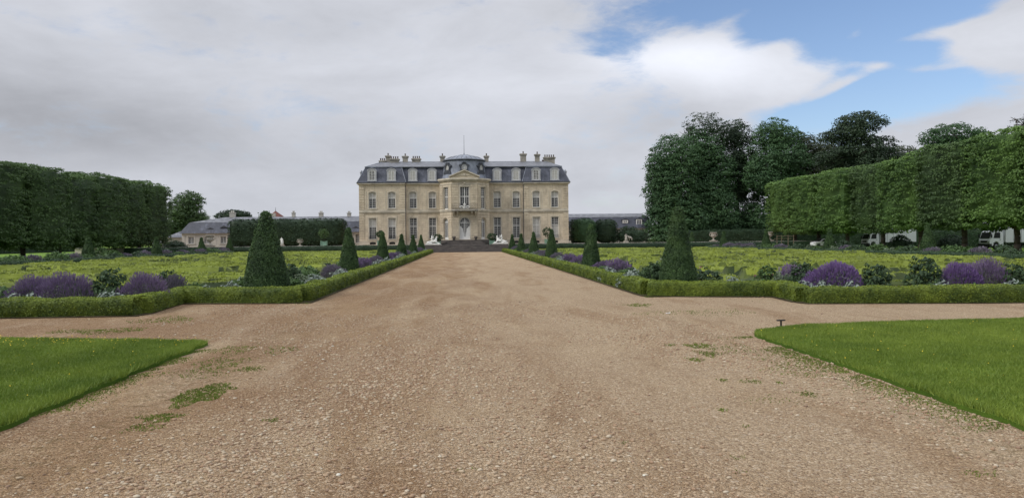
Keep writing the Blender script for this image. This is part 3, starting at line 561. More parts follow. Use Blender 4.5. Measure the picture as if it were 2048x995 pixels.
# ------------------------------------------------------------------ yew cones
def cone_mesh(h, r, n, leaf, name='topiary_cone'):
    def rad(t): return r*(1-.84*t)*(1+.10*np.sin(np.pi*t))
    t = np.where(rng.random(n) < .78, 1-np.sqrt(rng.random(n)), rng.random(n)); a = rng.random(n)*6.283
    rr = rad(t)*np.where(t > .97, rng.random(n), 1); d = np.stack([np.cos(a), np.sin(a), np.full(n, .30)], 1); P = np.stack([np.cos(a)*rr, np.sin(a)*rr, .02+t*h], 1)
    P += d*(wob(P, 4.5, n)*.035+wob(P, 1.9, n+5)*.04+rng.random(n)*.035)[:, None]
    A = leaves(P, d+np.array([0, 0, .4]), np.full(n, leaf), .5, .6); tone = np.clip(.4+.3*wob(P, 6, 9)+.3*rng.normal(size=n), 0, .92)
    # top tuft and stray shoots
    k = n//9; a2 = rng.random(k)*6.283; q2 = np.sqrt(rng.random(k)); z2 = h*(.955+.05*rng.random(k)*(1-q2*.5)); P2 = np.stack([np.cos(a2)*r*.19*q2, np.sin(a2)*r*.19*q2, z2], 1); A2 = leaves(P2, rng.normal(size=(k, 3)), np.full(k, leaf), .5, .5)
    k3 = n//45; a3 = rng.random(k3)*6.283; t3 = rng.random(k3); r3 = rad(t3)+.05+.05*rng.random(k3); P3 = np.stack([np.cos(a3)*r3, np.sin(a3)*r3, t3*h], 1); A3 = leaves(P3, rng.normal(size=(k3, 3)), np.full(k3, leaf*1.2), .4, .5)
    ns, nz = 28, 22; V = []; Fq = []
    for j in range(nz+1):
        tt = j/nz
        for i in range(ns):
            b = 2*math.pi*i/ns; q = (rad(tt)*.93 if j < nz else .02); q *= 1 if tt < .9 else (1-(tt-.9)*6); V.append((math.cos(b)*q, math.sin(b)*q, tt*h*.97))
    for j in range(nz):
        for i in range(ns): Fq.append((j*ns+i, j*ns+(i+1) % ns, (j+1)*ns+(i+1) % ns, (j+1)*ns+i))
    V = np.array(V); V += (wob(V, 4.5, 2)*.025)[:, None]*unit(V*np.array([1, 1, 0]))
    return npmesh(name, np.concatenate([A, A2, A3]), 4, np.concatenate([tone, np.full(k+k3, .8)]), M['yew'], core=(V, np.array(Fq)))
cA = cone_mesh(2.78, .74, 26000, .055); cB = cone_mesh(2.80, .62, 24000, .055); cC = cone_mesh(2.55, .56, 9000, .085); cD = cone_mesh(2.55, .60, 4500, .13)
ordn = ['nearest', 'second', 'third', 'fourth', 'fifth', 'sixth']
def put(o, src_used, x, y, rz, sc, label, cat, group, z=0):
    c = o if not src_used else o.copy()
    if src_used: COL.objects.link(c)
    c.location = (x, y, z); c.rotation_euler = (0, 0, rz); c.scale = sc if isinstance(sc, tuple) else (sc,)*3; tag(c, label, cat, group); return c
GL, GR = 'yew cones along the left of the path', 'yew cones along the right of the path'
usedc = set()
def pc(o, x, y, rz, sc, label, group): 
    u = o.name in usedc; usedc.add(o.name); return put(o, u, x, y, rz, sc, label, 'topiary', group)
pc(cA, -6.4, 24.6, 0, 1, 'biggest yew cone on the left, right behind the front corner hedge', GL)
hl = [0, 1.0, .985, .965, .985, 1.03]; hr = [0, 1.03, 1.02, 1.0, .99, 1.02]
ys = [0, 41.8, 58.9, 76.4, 93.2, 110.1]
for k in range(1, 6): pc(cC if k < 3 else cD, -6.4, ys[k], k*1.3, (.95, .95, hl[k]), '%s yew cone %s in the row left of the path' % (ordn[k] if k < 5 else 'last', 'from the camera' if k < 5 else 'by the steps'), GL)
pc(cB, 7.0, 24.3, .6, 1, 'biggest yew cone on the right, right behind the front corner hedge', GR)
ys = [0, 41.4, 60.4, 76.4, 93.6, 111.4]
for k in range(1, 6): pc(cC if k < 3 else cD, 7.0, ys[k], k*1.7+1, (.95, .95, hr[k]), '%s yew cone %s in the row right of the path' % (ordn[k] if k < 5 else 'last', 'from the camera' if k < 5 else 'by the steps'), GR)
for k, (y, s) in enumerate(((74, 1.0), (89.8, 1.0), (104.8, .99), (119.0-2, .99))):
    pc(cD, -35.9, y, k, (1.1, 1.1, s), '%s yew cone along the outer left flower border, counted from the camera' % ordn[k], 'yew cones of the outer left border')
pc(cD, -38.9, 63.5, 3, (.85, .85, .62), 'short squat yew cone near the left edge under the clipped trees', 'yew cones of the outer left border')
for k, (y, s) in enumerate(((61, 1.1), (78.1, 1.03), (95, 1.06), (111, 1.08), (127, 1.09))):
    pc(cD, 39, y, k+2, (1.15, 1.15, s), '%s yew cone along the outer right flower border, counted from the camera' % ordn[k], 'yew cones of the outer right border')

# ------------------------------------------------------------------ bedding plants
def dome_pts(n, r, h, k=.55):
    d = rng.normal(size=(n, 3)); d[:, 2] = np.abs(d[:, 2]); d = unit(d); q = (k+(1-k)*rng.random(n))[:, None]; return d*q*np.array([r, r, h]), d
def lavender(n=1500, r=.55, h=.8, dim=False, wide=.017, mat=None):
    root = empty('lavender')
    P, d = dome_pts(n*3, r*.97, h*.88, .5); A = leaves(P, d*.4+rng.normal(size=P.shape)*.6, np.full(len(P), .11), .18, .3)
    npmesh('foliage', A, 4, rng.random(len(P))*.9, M['lavleaf'], root)
    d = rng.normal(size=(n, 3)); d[:, 2] = np.abs(d[:, 2])*1.0+.42; d = unit(d); q = .84+.27*rng.random(n)**1.5; lump = 1+.15*wob(d, 3.5, n)
    T = d*(q*lump)[:, None]*np.array([r, r, h]); s = unit(d+np.array([0, 0, .8])+rng.normal(size=(n, 3))*.15); ln = .065+.05*rng.random(n)
    Vs = []
    for c in range(2):
        sd_ = unit(np.cross(s, rng.normal(size=(n, 3))))*wide; V = np.empty((n, 4, 3)); V[:, 0] = T-s*ln[:, None]*.5; V[:, 1] = T+sd_; V[:, 2] = T+s*ln[:, None]*.55; V[:, 3] = T-sd_; Vs.append(V.reshape(-1, 3))
    npmesh('flower_spikes', np.concatenate(Vs), 4, np.clip(np.tile(rng.random(n), 2), 0, .92), M[mat or ('lavdim' if dim else 'lav')], root)
    return root
def bush(mat, n=700, r=.5, h=.6, leaf=.11, asp=.55, extra=None, up=.5, name='leafy_bush'):
    root = empty(name); m = max(8, n//11); d = rng.normal(size=(m, 3)); d[:, 2] = np.abs(d[:, 2])+.05; d = unit(d); lump = 1+.22*wob(d, 2.6, n+int(r*100))
    C = d*(lump*(.72+.25*rng.random(m)))[:, None]*np.array([r, r, h]); A, t = tufts(C, d, leaf*1.2, 11, leaf, up)
    P, dd = dome_pts(n//3, r*.7, h*.7, .2); B = leaves(P, dd, np.full(len(P), leaf), asp, .8)
    A[:, 2] = np.maximum(A[:, 2], .01)
    npmesh('foliage', np.concatenate([A, B]), 4, np.concatenate([t, rng.random(len(P))*.5]), M[mat], root)
    st = MB()
    for i in range(7): a = i*.9+.3; st.tube((0, 0, 0), (math.cos(a)*r*.5, math.sin(a)*r*.5, h*.6), .012, .006, 5)
    st.build('stems', M['bark'], root)
    if extra:
        k, mt, sz = extra; d = rng.normal(size=(k, 3)); d[:, 2] = np.abs(d[:, 2])+.4; d = unit(d); C = d*np.array([r, r, h*1.12])
        A, t = tufts(C, d, sz*.5, 12, sz, .6); npmesh('blossoms', A, 4, t, M[mt], root)
    return root
def copy_tree(o):
    c = o.copy(); COL.objects.link(c)
    for ch in o.children:
        q = ch.copy(); COL.objects.link(q); q.parent = c
    return c
PROTO = {'lavN': lavender(2900, .82, .92, False, .012), 'lavV': lavender(4000, .82, .92, False, .014, 'lavvivid'), 'lav': lavender(900, .6, .72, False, .02), 'lavdim': lavender(800, .6, .68, True, .02), 'lavfar': lavender(350, .6, .7, True, .035),
         'bushN': bush('bushdark', 1800, .55, .72, .085), 'bushL': bush('bush', 1500, .55, .55, .085), 'bush': bush('bush', 700, .55, .58, .12), 'bushD': bush('bushdark', 700, .55, .6, .12),
         'grey': bush('bushgrey', 900, .5, .5, .08, name='grey_shrub'), 'silver': bush('silver', 420, .36, .43, .075, name='silver_plant'), 'pink': bush('bushdark', 700, .5, .62, .10, extra=(5, 'pink', .07), name='pink_flowering_plant'),
         'pinkN': bush('bush', 1300, .5, .7, .08, extra=(6, 'pink', .08), name='pink_flowering_plant'), 'white': bush('bush', 900, .45, .55, .09, extra=(4, 'silver', .09), name='white_flowering_plant')}
pused = set()
CATP = {'lavV': 'lavender', 'lavN': 'lavender', 'lav': 'lavender', 'lavdim': 'lavender', 'lavfar': 'lavender', 'grey': 'shrub', 'silver': 'plant', 'pink': 'flowers', 'pinkN': 'flowers', 'white': 'flowers'}
NAMEP = {'lavN': 'purple lavender', 'lav': 'purple lavender', 'lavdim': 'faded grey-purple lavender', 'lavfar': 'faded grey-purple lavender', 'bushN': 'dark leafy bush', 'bushD': 'dark leafy bush', 'bushL': 'bright leafy bush', 'bush': 'bright leafy bush', 'grey': 'grey-green shrub', 'silver': 'low silver-leaved plant', 'pink': 'dusky pink flowering plant', 'pinkN': 'dusky pink flowering plant', 'white': 'white flowering plant'}
def plant(kind, x, y, sc=1.0, label=None, where=None, group=None):
    p = PROTO[kind]; o = p if kind not in pused else copy_tree(p); pused.add(kind)
    o.location = (x, y, .02); o.rotation_euler = (0, 0, random.random()*6.28)
    s = sc if isinstance(sc, tuple) else (sc, sc, sc); s = (s[0], s[1], s[2]*(.90 if kind.startswith('lav') else 1)); o.scale = s
    tag(o, label or '%s %s' % (NAMEP[kind], where), CATP.get(kind, 'bush'), group or 'plants %s' % where); return o
random.seed(4)
fg = 'plants of the front beds'
def pf(kind, px, Y, sc, label): return plant(kind, at(px, Y), Y, sc, label, group=fg)
pf('lavN', 70, 21.6, (1.0, .8, 1.0), 'large pale-purple lavender mound at the far left behind the front hedge')
pf('lavN', 128, 21.4, (.95, .8, 1.07), 'large purple lavender mound just left of the dark bush in the left front bed')
pf('bushN', 215, 21.6, (1.0, .9, 1.35), 'dark leafy bush between two purple lavenders in the left front bed')
pf('lavN', 286, 21.5, (.8, .7, 1.04), 'purple lavender mound right of the dark bush in the left front bed')
pf('lavdim', 345, 24.6, (.8, .7, 1.15), 'faded lavender at the back of the left front bed')
pf('bushN', 330, 25.4, (.8, .8, 1.1), 'dark leafy plant behind the faded lavender in the left front bed')
pf('bushL', 385, 24.7, (.75, .7, .95), 'bright leafy plant left of the biggest left yew cone')
pf('bushL', 8, 21.5, (.9, .9, 1.15), 'bright leafy bush at the left edge of the picture behind the hedge')
pf('bushN', -40, 21.3, (1, 1, 1.1), 'dark bush beyond the left edge of the front hedge')
for px, Y, lb in ((205, 20.2, 'below the dark bush'), (232, 20.25, 'in front of the purple lavender'), (60, 20.1, 'at the foot of the large pale lavender'), (20, 20.1, 'at the left edge')):
    pf('silver', px, Y, 1.1, 'low silver-leaved plant %s, inside the left front hedge' % lb)
pf('silver', 405, 23.6, 1.0, 'low silver-leaved plant left of the biggest left yew cone'); pf('silver', 460, 26, 1.0, 'low silver-leaved plant behind the left corner hedge')
# right front bed
pf('lavV', 1671, 21.7, (1.02, .85, 1.22), 'largest vivid purple lavender, in the right front bed')
pf('bushN', 1753, 21.3, (.9, .8, 1.2), 'dark bush right of the vivid purple lavender')
pf('bushN', 1850, 21.8, (1.0, .9, 1.42), 'dark broad bush between the two right-hand lavenders')
pf('bushL', 1868, 20.9, (.6, .5, .8), 'small bright bush in front of the dark broad bush on the right')
pf('lavV', 1922, 21.5, (.75, .7, 1.15), 'purple lavender left of the small bright bush near the right edge')
pf('lavN', 1978, 21.8, (.78, .75, 1.16), 'greyer purple lavender near the right edge of the picture')
pf('bushL', 1950, 20.6, (.55, .5, .75), 'small bright bush in front of the right-edge lavenders')
pf('bushN', 2030, 21.4, (1.0, .9, 1.15), 'dark bush at the right edge of the picture behind the hedge')
pf('lav', 1590, 25.6, (1.3, .8, 1.15), 'flat-topped lavender behind the bushes left of the vivid purple lavender')
pf('bushN', 1605, 23.6, (.9, .8, 1.2), 'dark bush touching the left side of the vivid purple lavender')
pf('grey', 1565, 24.0, (.9, .8, 1.25), 'grey-green shrub in the right front bed left of the dark bush')
pf('pinkN', 1532, 25.2, (1.0, .8, 1.15), 'dusky pink flowering plant at the left end of the right front bed')
pf('bushL', 1505, 24.2, (.8, .7, .75), 'low bright plant right of the biggest right yew cone')
for px, Y, lb in ((1465, 23.9, 'behind the corner hedge right of the biggest right yew cone'), (1645, 20.5, 'in front of the vivid purple lavender'), (1612, 21.0, 'at the foot of the dark bush beside the vivid lavender'), (1700, 20.4, 'between the vivid lavender and the hedge'), (1880, 20.0, 'inside the hedge below the broad bush'), (2020, 20.0, 'inside the hedge at the right edge')):
    pf('silver', px, Y, 1.1, 'low silver-leaved plant %s' % lb)
# beds along the path: one mixture per gap between cones
def bay(side, xc, ylist, seq, where):
    for i, (kd, fx, fy, sc) in enumerate(seq):
        y = ylist[0]+(ylist[1]-ylist[0])*fy; plant(kd, xc+side*fx, y, sc, None, where)
mixes = [
 [('bushL', -.3, .08, (.9, .9, 1.0)), ('grey', -.2, .22, (1.1, 1, 1.1)), ('bushN', .7, .33, (1, 1, 1.15)), ('bushL', .2, .42, (1, 1, 1.1)), ('pink', 1.3, .25, 1.1), ('lavdim', -.4, .60, 1.0), ('bush', .9, .60, 1.1), ('lavdim', .2, .76, 1.0), ('silver', -.95, .12, 1.3), ('silver', -.95, .18, 1.1), ('silver', -.95, .45, 1.3), ('silver', -.95, .50, 1.2), ('pink', 1.6, .5, 1.0), ('white', 1.5, .1, 1.0)],
 [('lav', .2, .12, (1.2, 1.2, 1.1)), ('lav', -.1, .24, (1.2, 1.2, 1.1)), ('lavdim', -.3, .38, 1.1), ('bushD', .6, .5, 1.1), ('grey', -.2, .62, 1.1), ('lavdim', .2, .8, 1.1), ('silver', -.95, .2, 1.3), ('silver', -.95, .6, 1.4), ('bush', 1.2, .3, 1.0), ('pink', 1.4, .7, 1.0)],
 [('lav', .3, .2, (1.3, 1.3, 1.1)), ('lav', 0, .36, (1.3, 1.3, 1.1)), ('lav', .5, .52, (1.2, 1.2, 1)), ('grey', -.3, .68, 1.1), ('lavdim', .2, .82, 1.1), ('silver', -.95, .4, 1.4), ('silver', -.95, .1, 1.4)],
 [('lavdim', 0, .15, 1.2), ('lav', .3, .35, (1.3, 1.3, 1.0)), ('bush', 0, .55, 1.1), ('grey', .4, .75, 1.2), ('silver', -.95, .3, 1.4)],
 [('lavdim', 0, .2, 1.2), ('grey', .3, .4, 1.1), ('lavdim', 0, .6, 1.3), ('lavdim', .3, .82, 1.2), ('silver', -.95, .5, 1.4)]]
YL = [24.6, 41.8, 58.9, 76.4, 93.2, 110.1]; YR = [24.3, 41.4, 60.4, 76.4, 93.6, 111.4]
wn = ['first and second', 'second and third', 'third and fourth', 'fourth and fifth', 'fifth and last']
for k in range(5):
    bay(-1, -6.35, (YL[k]+.9, YL[k+1]-.6), mixes[k], 'between the %s yew cones left of the path' % wn[k])
mixR = [
 [('bushN', -.3, .05, (1.0, 1.0, 1.15)), ('bushL', .1, .2, (1.1, 1.1, 1.25)), ('bushL', -.4, .32, (1.0, 1, 1.1)), ('lav', -.15, .50, (1.35, 1.2, 1.25)), ('bushD', .5, .63, 1.05), ('bushL', -.2, .70, (1, 1, .95)), ('lav', .2, .84, (1.2, 1.2, .95)), ('silver', -.95, .1, 1.4), ('silver', -.95, .14, 1.2), ('silver', -.95, .36, 1.3), ('white', 1.0, .33, (1, 1, 1.5)), ('pink', 1.7, .2, 1.1), ('pink', 1.5, .05, 1.1), ('grey', 1.3, .5, 1.0)],
 [('lav', -.1, .10, (1.3, 1.3, 1.1)), ('lav', .3, .22, (1.3, 1.3, 1.15)), ('lav', -.2, .34, (1.3, 1.3, 1.1)), ('lavdim', .2, .5, 1.2), ('grey', -.2, .62, 1.2), ('lavdim', 0, .78, 1.2), ('silver', -.95, .3, 1.4), ('bush', 1.2, .3, 1.0)],
 [('lavdim', 0, .15, 1.3), ('lavdim', .3, .32, 1.3), ('grey', -.2, .48, 1.2), ('lavdim', .1, .64, 1.2), ('bush', 0, .8, 1.1), ('silver', -.95, .4, 1.4)],
 [('grey', 0, .15, 1.3), ('lavdim', 0, .35, 1.2), ('bush', 0, .55, 1.2), ('grey', .3, .75, 1.2)],
 [('bush', 0, .2, 1.2), ('bush', .3, .4, 1.2), ('lavdim', 0, .62, 1.2), ('lavdim', .2, .84, 1.3)]]
for k in range(5):
    bay(1, 6.95, (YR[k]+.9, YR[k+1]-.6), mixR[k], 'between the %s yew cones right of the path' % wn[k])
# outer borders
for side, xc, cones, nm in ((-1, -35.8, (58, 74, 89.8, 104.8, 117), 'left'), (1, 39.0, (46, 61, 78.1, 95, 111, 127), 'right')):
    for k in range(len(cones)-1):
        y = cones[k]+1.6; i = 0
        while y < cones[k+1]-1.0 and y < 117:
            kd = random.choice(['grey', 'bush', 'lavfar', 'bush', 'bushD', 'grey', 'lavfar']); w = 'in the %s cone gap of the outer %s border' % (ordn[k], nm)
            sc = random.uniform(1.4, 1.9); plant(kd, xc+random.uniform(-.7, .7), y, (sc, sc, sc*random.uniform(.75, 1.0)), None, w); y += random.uniform(1.3, 1.9); i += 1

# ------------------------------------------------------------------ clipped limes
def clipped(x0, x1, y0, y1, z0, z1, mat, label, group, seed, dens=4.2, inner='x', tw=.34):
    cx, cy = (x0+x1)/2, (y0+y1)/2; root = empty('clipped_tree', (cx, cy, 0)); hx, hy = (x1-x0)/2, (y1-y0)/2
    P, Nn = boxsurf(-hx, hx, -hy-.12, hy+.12, z0, z1, dens*.62, 'xXyYZz', .7)
    # each crown swells a little in the middle of its length
    bul = .30*(1-(P[:, 1]/hy)**2)*np.sign(P[:, 0]); P[:, 0] += bul*(np.abs(Nn[:, 0]) > .4)
    col_ = np.stack([P[:, 0]*0+seed, P[:, 1], P[:, 2]*.12], 1); P += Nn*(wob(col_, 1.7, seed, 2)*.26+wob(P, .9, seed+1)*.20)[:, None]; P[:, 2] += (P[:, 2] > z1-.5)*wob(P*np.array([1, 1, 0]), .8, seed+2)*.22
    low = P[:, 2] < z0+.9; P[low, 2] += (rng.random(low.sum())*.9-.45)+wob(P[low], 1.2, seed+4)*.4
    A, t = tufts(P, Nn+np.array([0, 0, .1]), tw*1.6, 20, .24, .45, .4, .42); 
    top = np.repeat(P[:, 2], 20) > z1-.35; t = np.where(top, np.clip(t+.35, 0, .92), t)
    # whips standing above the clipped top
    k = int(hx*hy*4*2.2); Q = np.stack([rng.uniform(-hx, hx, k), rng.uniform(-hy, hy, k), z1+rng.random(k)*.38], 1); A2 = leaves(Q, rng.normal(size=(k, 3)), np.full(k, .26), .45, .3)
    c = boxcore(-hx+.2, hx-.2, -hy+.02, hy-.02, z0+.4, z1-.12, .15, 1, 1.0, seed, .6)
    npmesh('crown', np.concatenate([A, A2]), 4, np.concatenate([t, np.full(k, .85)]), M[mat], root, core=c)
    tb = MB(); trunk_mb(tb, 0, 0, 0, z0+1.2, .30, .26, .08)
    for i in range(6): a = i*1.05+seed; tb.tube((0, 0, z0*.75), (math.cos(a)*hx*.6, math.sin(a)*hy*.6, z0+.9), .12, .05, 6)
    tb.build('trunk', M['bark'], root, True); tag(root, label, 'tree', group); return root
ed = [131.2, 123, 115, 107, 98.7, 90.4, 82, 73.5, 65]
ln_ = ['end clipped tree of the left row, nearest the mansion', 'second clipped tree of the left row from the mansion end', 'third clipped tree of the left row from the mansion end', 'fourth clipped tree of the left row from the mansion end', 'fifth clipped tree of the left row from the mansion end', 'sixth clipped tree of the left row from the mansion end', 'clipped tree of the left row cut by the left picture edge', 'clipped tree of the left row beyond the left picture edge']
for i in range(8):
    off = (.0, -.25, .1, -.15, .25, -.1, .15, 0)[i]
    clipped(-57.2, -50.2+off, ed[i+1]+.06+(.5 if i in (3, 0) else 0), ed[i]-.06, 1.8+.25*(i % 2), (11.35, 11.25, 11.3, 10.7, 10.9, 10.75, 11.0, 11.1)[i], 'lime2', ln_[i], 'clipped trees of the left row', i+3, 4.6)
er = [133, 124, 115, 106, 97.6]; lr = ['end clipped tree of the right row, nearest the mansion', 'second clipped tree of the right row from the mansion end', 'third clipped tree of the right row from the mansion end', 'fourth clipped tree of the right row, beside the dark gap']
for i in range(4): clipped(54.8+(.15, -.15, .1, 1.3)[i], 61, er[i+1]+.06, er[i]-.06, 2.9, (11.5, 11.5, 11.55, 11.5)[i], 'lime2' if i == 3 else 'lime', lr[i], 'clipped trees of the right row', i+20, 5)  # fourth crown gets darker leaves, painting in the shade of its recessed face
er = [94.6, 86.4, 78.2, 70, 62, 54]; lr = ['clipped tree of the right row just past the dark gap', 'sixth clipped tree of the right row, with a dull green crown', 'large bright clipped tree near the right edge of the picture', 'clipped tree of the right row at the right picture edge', 'clipped tree of the right row beyond the right picture edge']
for i in range(5): clipped(53.9, 60, er[i+1]+.06, er[i]-.06, 3.0, (11.4, 11.9, 12.15, 12.1, 12.1)[i], ('lime', 'lime2', 'lime', 'lime', 'lime')[i], lr[i], 'clipped trees of the right row', i+30, 6)

# ------------------------------------------------------------------ free trees
def tree(px, Y, blobs, mat, label, tr=.5, z0=0, dens=2.2, leaf=.36, tw=.75, gap=-.9, group=None, core=.40, name='tree'):
    """blobs: (px, py, half-width px, half-height px, depth offset m); sizes in photo pixels turned into metres at depth Y"""
    x0 = at(px, Y); root = empty(name, (x0, Y, 0)); As = []; Ts = []; cvs = []; cfs = []; nk = 0; cen = []
    for (bx, by, rw, rh, dy) in blobs:
        d = ray(bx, by); t = (Y+dy)/d[1]; c = np.array([d[0]*t-x0, dy, EYE+d[2]*t]); sc = t/F*1.02; rx, rz = rw*sc, rh*sc; ry = max(rx, rz)*.8 if rx < 1.8*rz else rx*.7
        cen.append((c, rx, rz)); S = np.array([rx, ry, rz]); area = 4*math.pi*((rx*rz+rx*ry+ry*rz)/3); k = int(area*dens*1.35)
        dd = unit(rng.normal(size=(k, 3))); q = .45+.60*rng.random(k)**.6; lump = 1+.16*wob(dd*max(rx, rz), .9, int(bx)); P = c+dd*(q*lump)[:, None]*S
        keep = (wob(P, .55, int(bx)+1) > gap) & (P[:, 2] > max(.6, z0)); A, t2 = tufts(P[keep], dd[keep], tw*1.35, 17, leaf, .7, .4, .5); As.append(A); Ts.append(t2)
        if core:
            n1_, n2_ = 12, 8; V = []
            for j in range(n2_+1):
                for i in range(n1_): th = math.pi*j/n2_; ph = 2*math.pi*i/n1_; V.append((math.sin(th)*math.cos(ph), math.sin(th)*math.sin(ph), math.cos(th)))
            V = np.array(V); V = c+V*(core*(1+.35*wob(V*3, 1.4, int(by))))[:, None]*S; fq = [(j*n1_+i, j*n1_+(i+1) % n1_, (j+1)*n1_+(i+1) % n1_, (j+1)*n1_+i) for j in range(n2_) for i in range(n1_)]
            cvs.append(V); cfs.append(np.array(fq)+nk); nk += len(V)
    cr = (np.concatenate(cvs), np.concatenate(cfs)) if core else None
    npmesh('crown', np.concatenate(As), 4, np.concatenate(Ts), M[mat], root, core=cr)
    tb = MB(); top = max(c[0][2] for c in cen)*.8; trunk_mb(tb, 0, 0, 0, top, tr, tr*.3, .4)
    for c, rx, rz in cen:
        zb = min(top*.9, max(1.5, c[2]*.45)); pm = np.array([0, 0, zb])*.5+c*.5+np.array([0, 0, rz*.1]); tb.path([(0, 0, zb), tuple(pm), tuple(c)], [tr*.45, tr*.28, tr*.1], 7)
        for i in range(7):
            d = unit(rng.normal(size=3)+np.array([0, 0, .5])); tb.tube(tuple(c), tuple(c+d*np.array([rx, rx, rz])*.95), tr*.13, .03, 5)
    tb.build('trunk', M['bark'], root, True); tag(root, label, 'tree', group); return root
BT = 'big trees right of the mansion'
tree(1345, 150, [(1345, 330, 46, 55, 0), (1350, 405, 50, 60, 0), (1330, 440, 34, 38, -1), (1370, 445, 45, 40, -2), (1325, 375, 29, 55, 0), (1318, 465, 22, 24, -2), (1350, 470, 34, 22, -3)], 'chest', 'tall chestnut with a straight clipped left edge, nearest the mansion', .5, 0, 2.0, group=BT)
tree(1415, 156, [(1400, 300, 42, 42, 0), (1420, 350, 46, 55, 0), (1420, 420, 50, 55, -4), (1410, 390, 45, 45, -2), (1440, 455, 40, 28, -5), (1400, 468, 50, 20, -4)], 'chest', 'chestnut with a sparse feathery top, second of the big trees', .5, 0, 2.0, group=BT)
tree(1410, 157, [(1408, 250, 40, 24, 0), (1375, 275, 20, 22, 0), (1432, 272, 24, 22, 0)], 'dark', 'thin airy treetop showing sky through it above the chestnuts', .35, 0, 1.0, .3, .6, -.3, BT, core=0)
tree(1475, 160, [(1468, 272, 33, 30, 0), (1478, 320, 44, 46, 0), (1480, 380, 40, 50, 0), (1485, 440, 46, 40, -3)], 'dark', 'dark tree between the feathery one and the round-topped chestnut', .5, 0, 1.6, gap=-.55, group=BT)
tree(1550, 155, [(1552, 272, 40, 30, 0), (1555, 320, 62, 40, 0), (1530, 355, 40, 34, -3), (1570, 385, 52, 45, 0), (1540, 440, 55, 34, -2), (1500, 460, 50, 26, 0)], 'chest', 'round-topped chestnut behind the near end of the right clipped row', .5, 0, 1.9, gap=-.7, group=BT)
tree(1620, 158, [(1600, 300, 32, 34, 0), (1640, 310, 44, 36, 0), (1610, 360, 50, 50, 0), (1690, 330, 40, 30, 0), (1670, 385, 70, 50, 4)], 'brown', 'dull brownish-green tree rising behind the right clipped row', .5, 0, 1.6, gap=-.6, group=BT)
tree(1720, 140, [(1722, 245, 44, 18, 0), (1718, 268, 54, 20, 0), (1732, 298, 54, 24, 0), (1705, 320, 70, 24, 0), (1770, 325, 40, 22, 0), (1660, 275, 16, 10, 0), (1725, 360, 60, 30, 0)], 'dark', 'dark layered tree towering over the right clipped row', .5, 0, 2.0, gap=-.4, group=BT, core=.3)
tree(1800, 150, [(1805, 312, 34, 18, 0), (1800, 345, 50, 30, 0)], 'brown', 'small treetop between the dark layered tree and the spreading tree', .4, 0, 1.6, group=BT)
tree(1905, 125, [(1905, 268, 50, 18, 0), (1865, 280, 26, 13, 0), (1940, 278, 32, 15, 0), (1900, 305, 62, 25, 0), (1960, 268, 14, 9, 0)], 'chest', 'spreading tree showing above the right clipped row', .5, 0, 1.9, .3, .6, -.5, BT, core=0)
tree(2040, 100, [(2045, 250, 24, 14, 0), (2032, 240, 14, 9, 0), (2050, 236, 12, 10, 0), (2060, 275, 50, 25, 0)], 'dark', 'sparse twiggy treetop at the right picture edge', .4, 0, .9, .2, .45, -.1, BT, core=0)
tree(372, 175, [(378, 403, 26, 18, 0), (368, 425, 34, 22, 0), (355, 450, 36, 24, 0), (392, 440, 20, 18, 0), (340, 465, 30, 18, 0)], 'lime2', 'rounded tree behind the low roofs, right of the left clipped row', .5, 0, 1.9)
tree(408, 240, [(406, 437, 10, 6, 0), (402, 446, 22, 8, 0)], 'brown', 'tiny distant treetop just over the far end of the long roof', .3, 0, 1.5)
tree(467, 200, [(470, 430, 25, 7, 0), (448, 433, 12, 5, 0), (487, 436, 12, 6, 0)], 'dark', 'flat-topped dark cedar peeping over the long roof', .5, 0, 2.6, .4, .8)
# low shrubs
def shrub(px, py0, w, h, Y, mat, label, z0=0):
    x = at(px, Y); r = w/2/F*Y; hh = h/F*Y
    root = empty('shrub', (x, Y, z0)); n = int(60+r*hh*70); d = rng.normal(size=(n, 3)); d[:, 2] = np.abs(d[:, 2]); d = unit(d); C = d*(.75+.3*rng.random(n))[:, None]*np.array([r, r*.8, hh])*(1+.15*wob(d, 3, px))[:, None]
    A, t = tufts(C, d, .35, 10, .2, .5); V = boxcore(-r*.7, r*.7, -r*.5, r*.5, 0, hh*.75, .1, 1, .5, 3, r*.4); npmesh('foliage', A, 4, t, M[mat], root, core=V)
    tag(root, label, 'shrub'); return root
shrub(1262, 480, 74, 32, 137, 'boxdark', 'wide spreading dark shrub in front of the right wing', 1.1)
shrub(348, 493, 50, 14, 135, 'boxdark', 'low dark shrub in front of the small lodge at the left', .8)
shrub(205, 512, 36, 22, 82, 'bush', 'rounded green shrub between the trunks of the left row')
shrub(1690, 497, 40, 18, 96, 'boxdark', 'low dark shrub under the right clipped row beside the trucks')
shrub(1800, 497, 44, 26, 100, 'boxdark', 'dark shrub between the two trucks under the right clipped row')
shrub(1905, 497, 60, 28, 92, 'boxdark', 'wide dark shrub left of the second truck')

# ------------------------------------------------------------------ terrace and steps
tm = MB(); tm.prism([(-59, 119.9), (-7.0, 119.9), (-7.0, 121.6), (7.0, 121.6), (7.0, 119.9), (60, 119.9), (60, 175), (-59, 175)], -.3, 1.02)
tag(tm.build('terrace', M['gravel']), kind='structure')
for s in (-1, 1):
    wl = empty('retaining_wall', (0, 0, 0)); x0, x1 = (-60, -7.2) if s < 0 else (7.2, 58)
    m = MB(); m.box(x0, x1, 119.5, 119.88, 0, 1.03); m.build('wall', M['trimstone'], wl); m = MB()
    x = x0
    while x < x1-.1: m.box(x+.01, min(x+1.9, x1)-.01, 119.38, 119.97, 1.034, 1.16); x += 1.9
    m.build('coping', M['urnstone'], wl, bevel=.02); tag(wl, 'low stone terrace wall with a flat coping, %s of the steps' % ('left' if s < 0 else 'right'), 'wall', 'terrace walls')
st = empty('stone_steps', (0, 117, 0))
m = MB(); NL = 8; hs = 1.06/NL
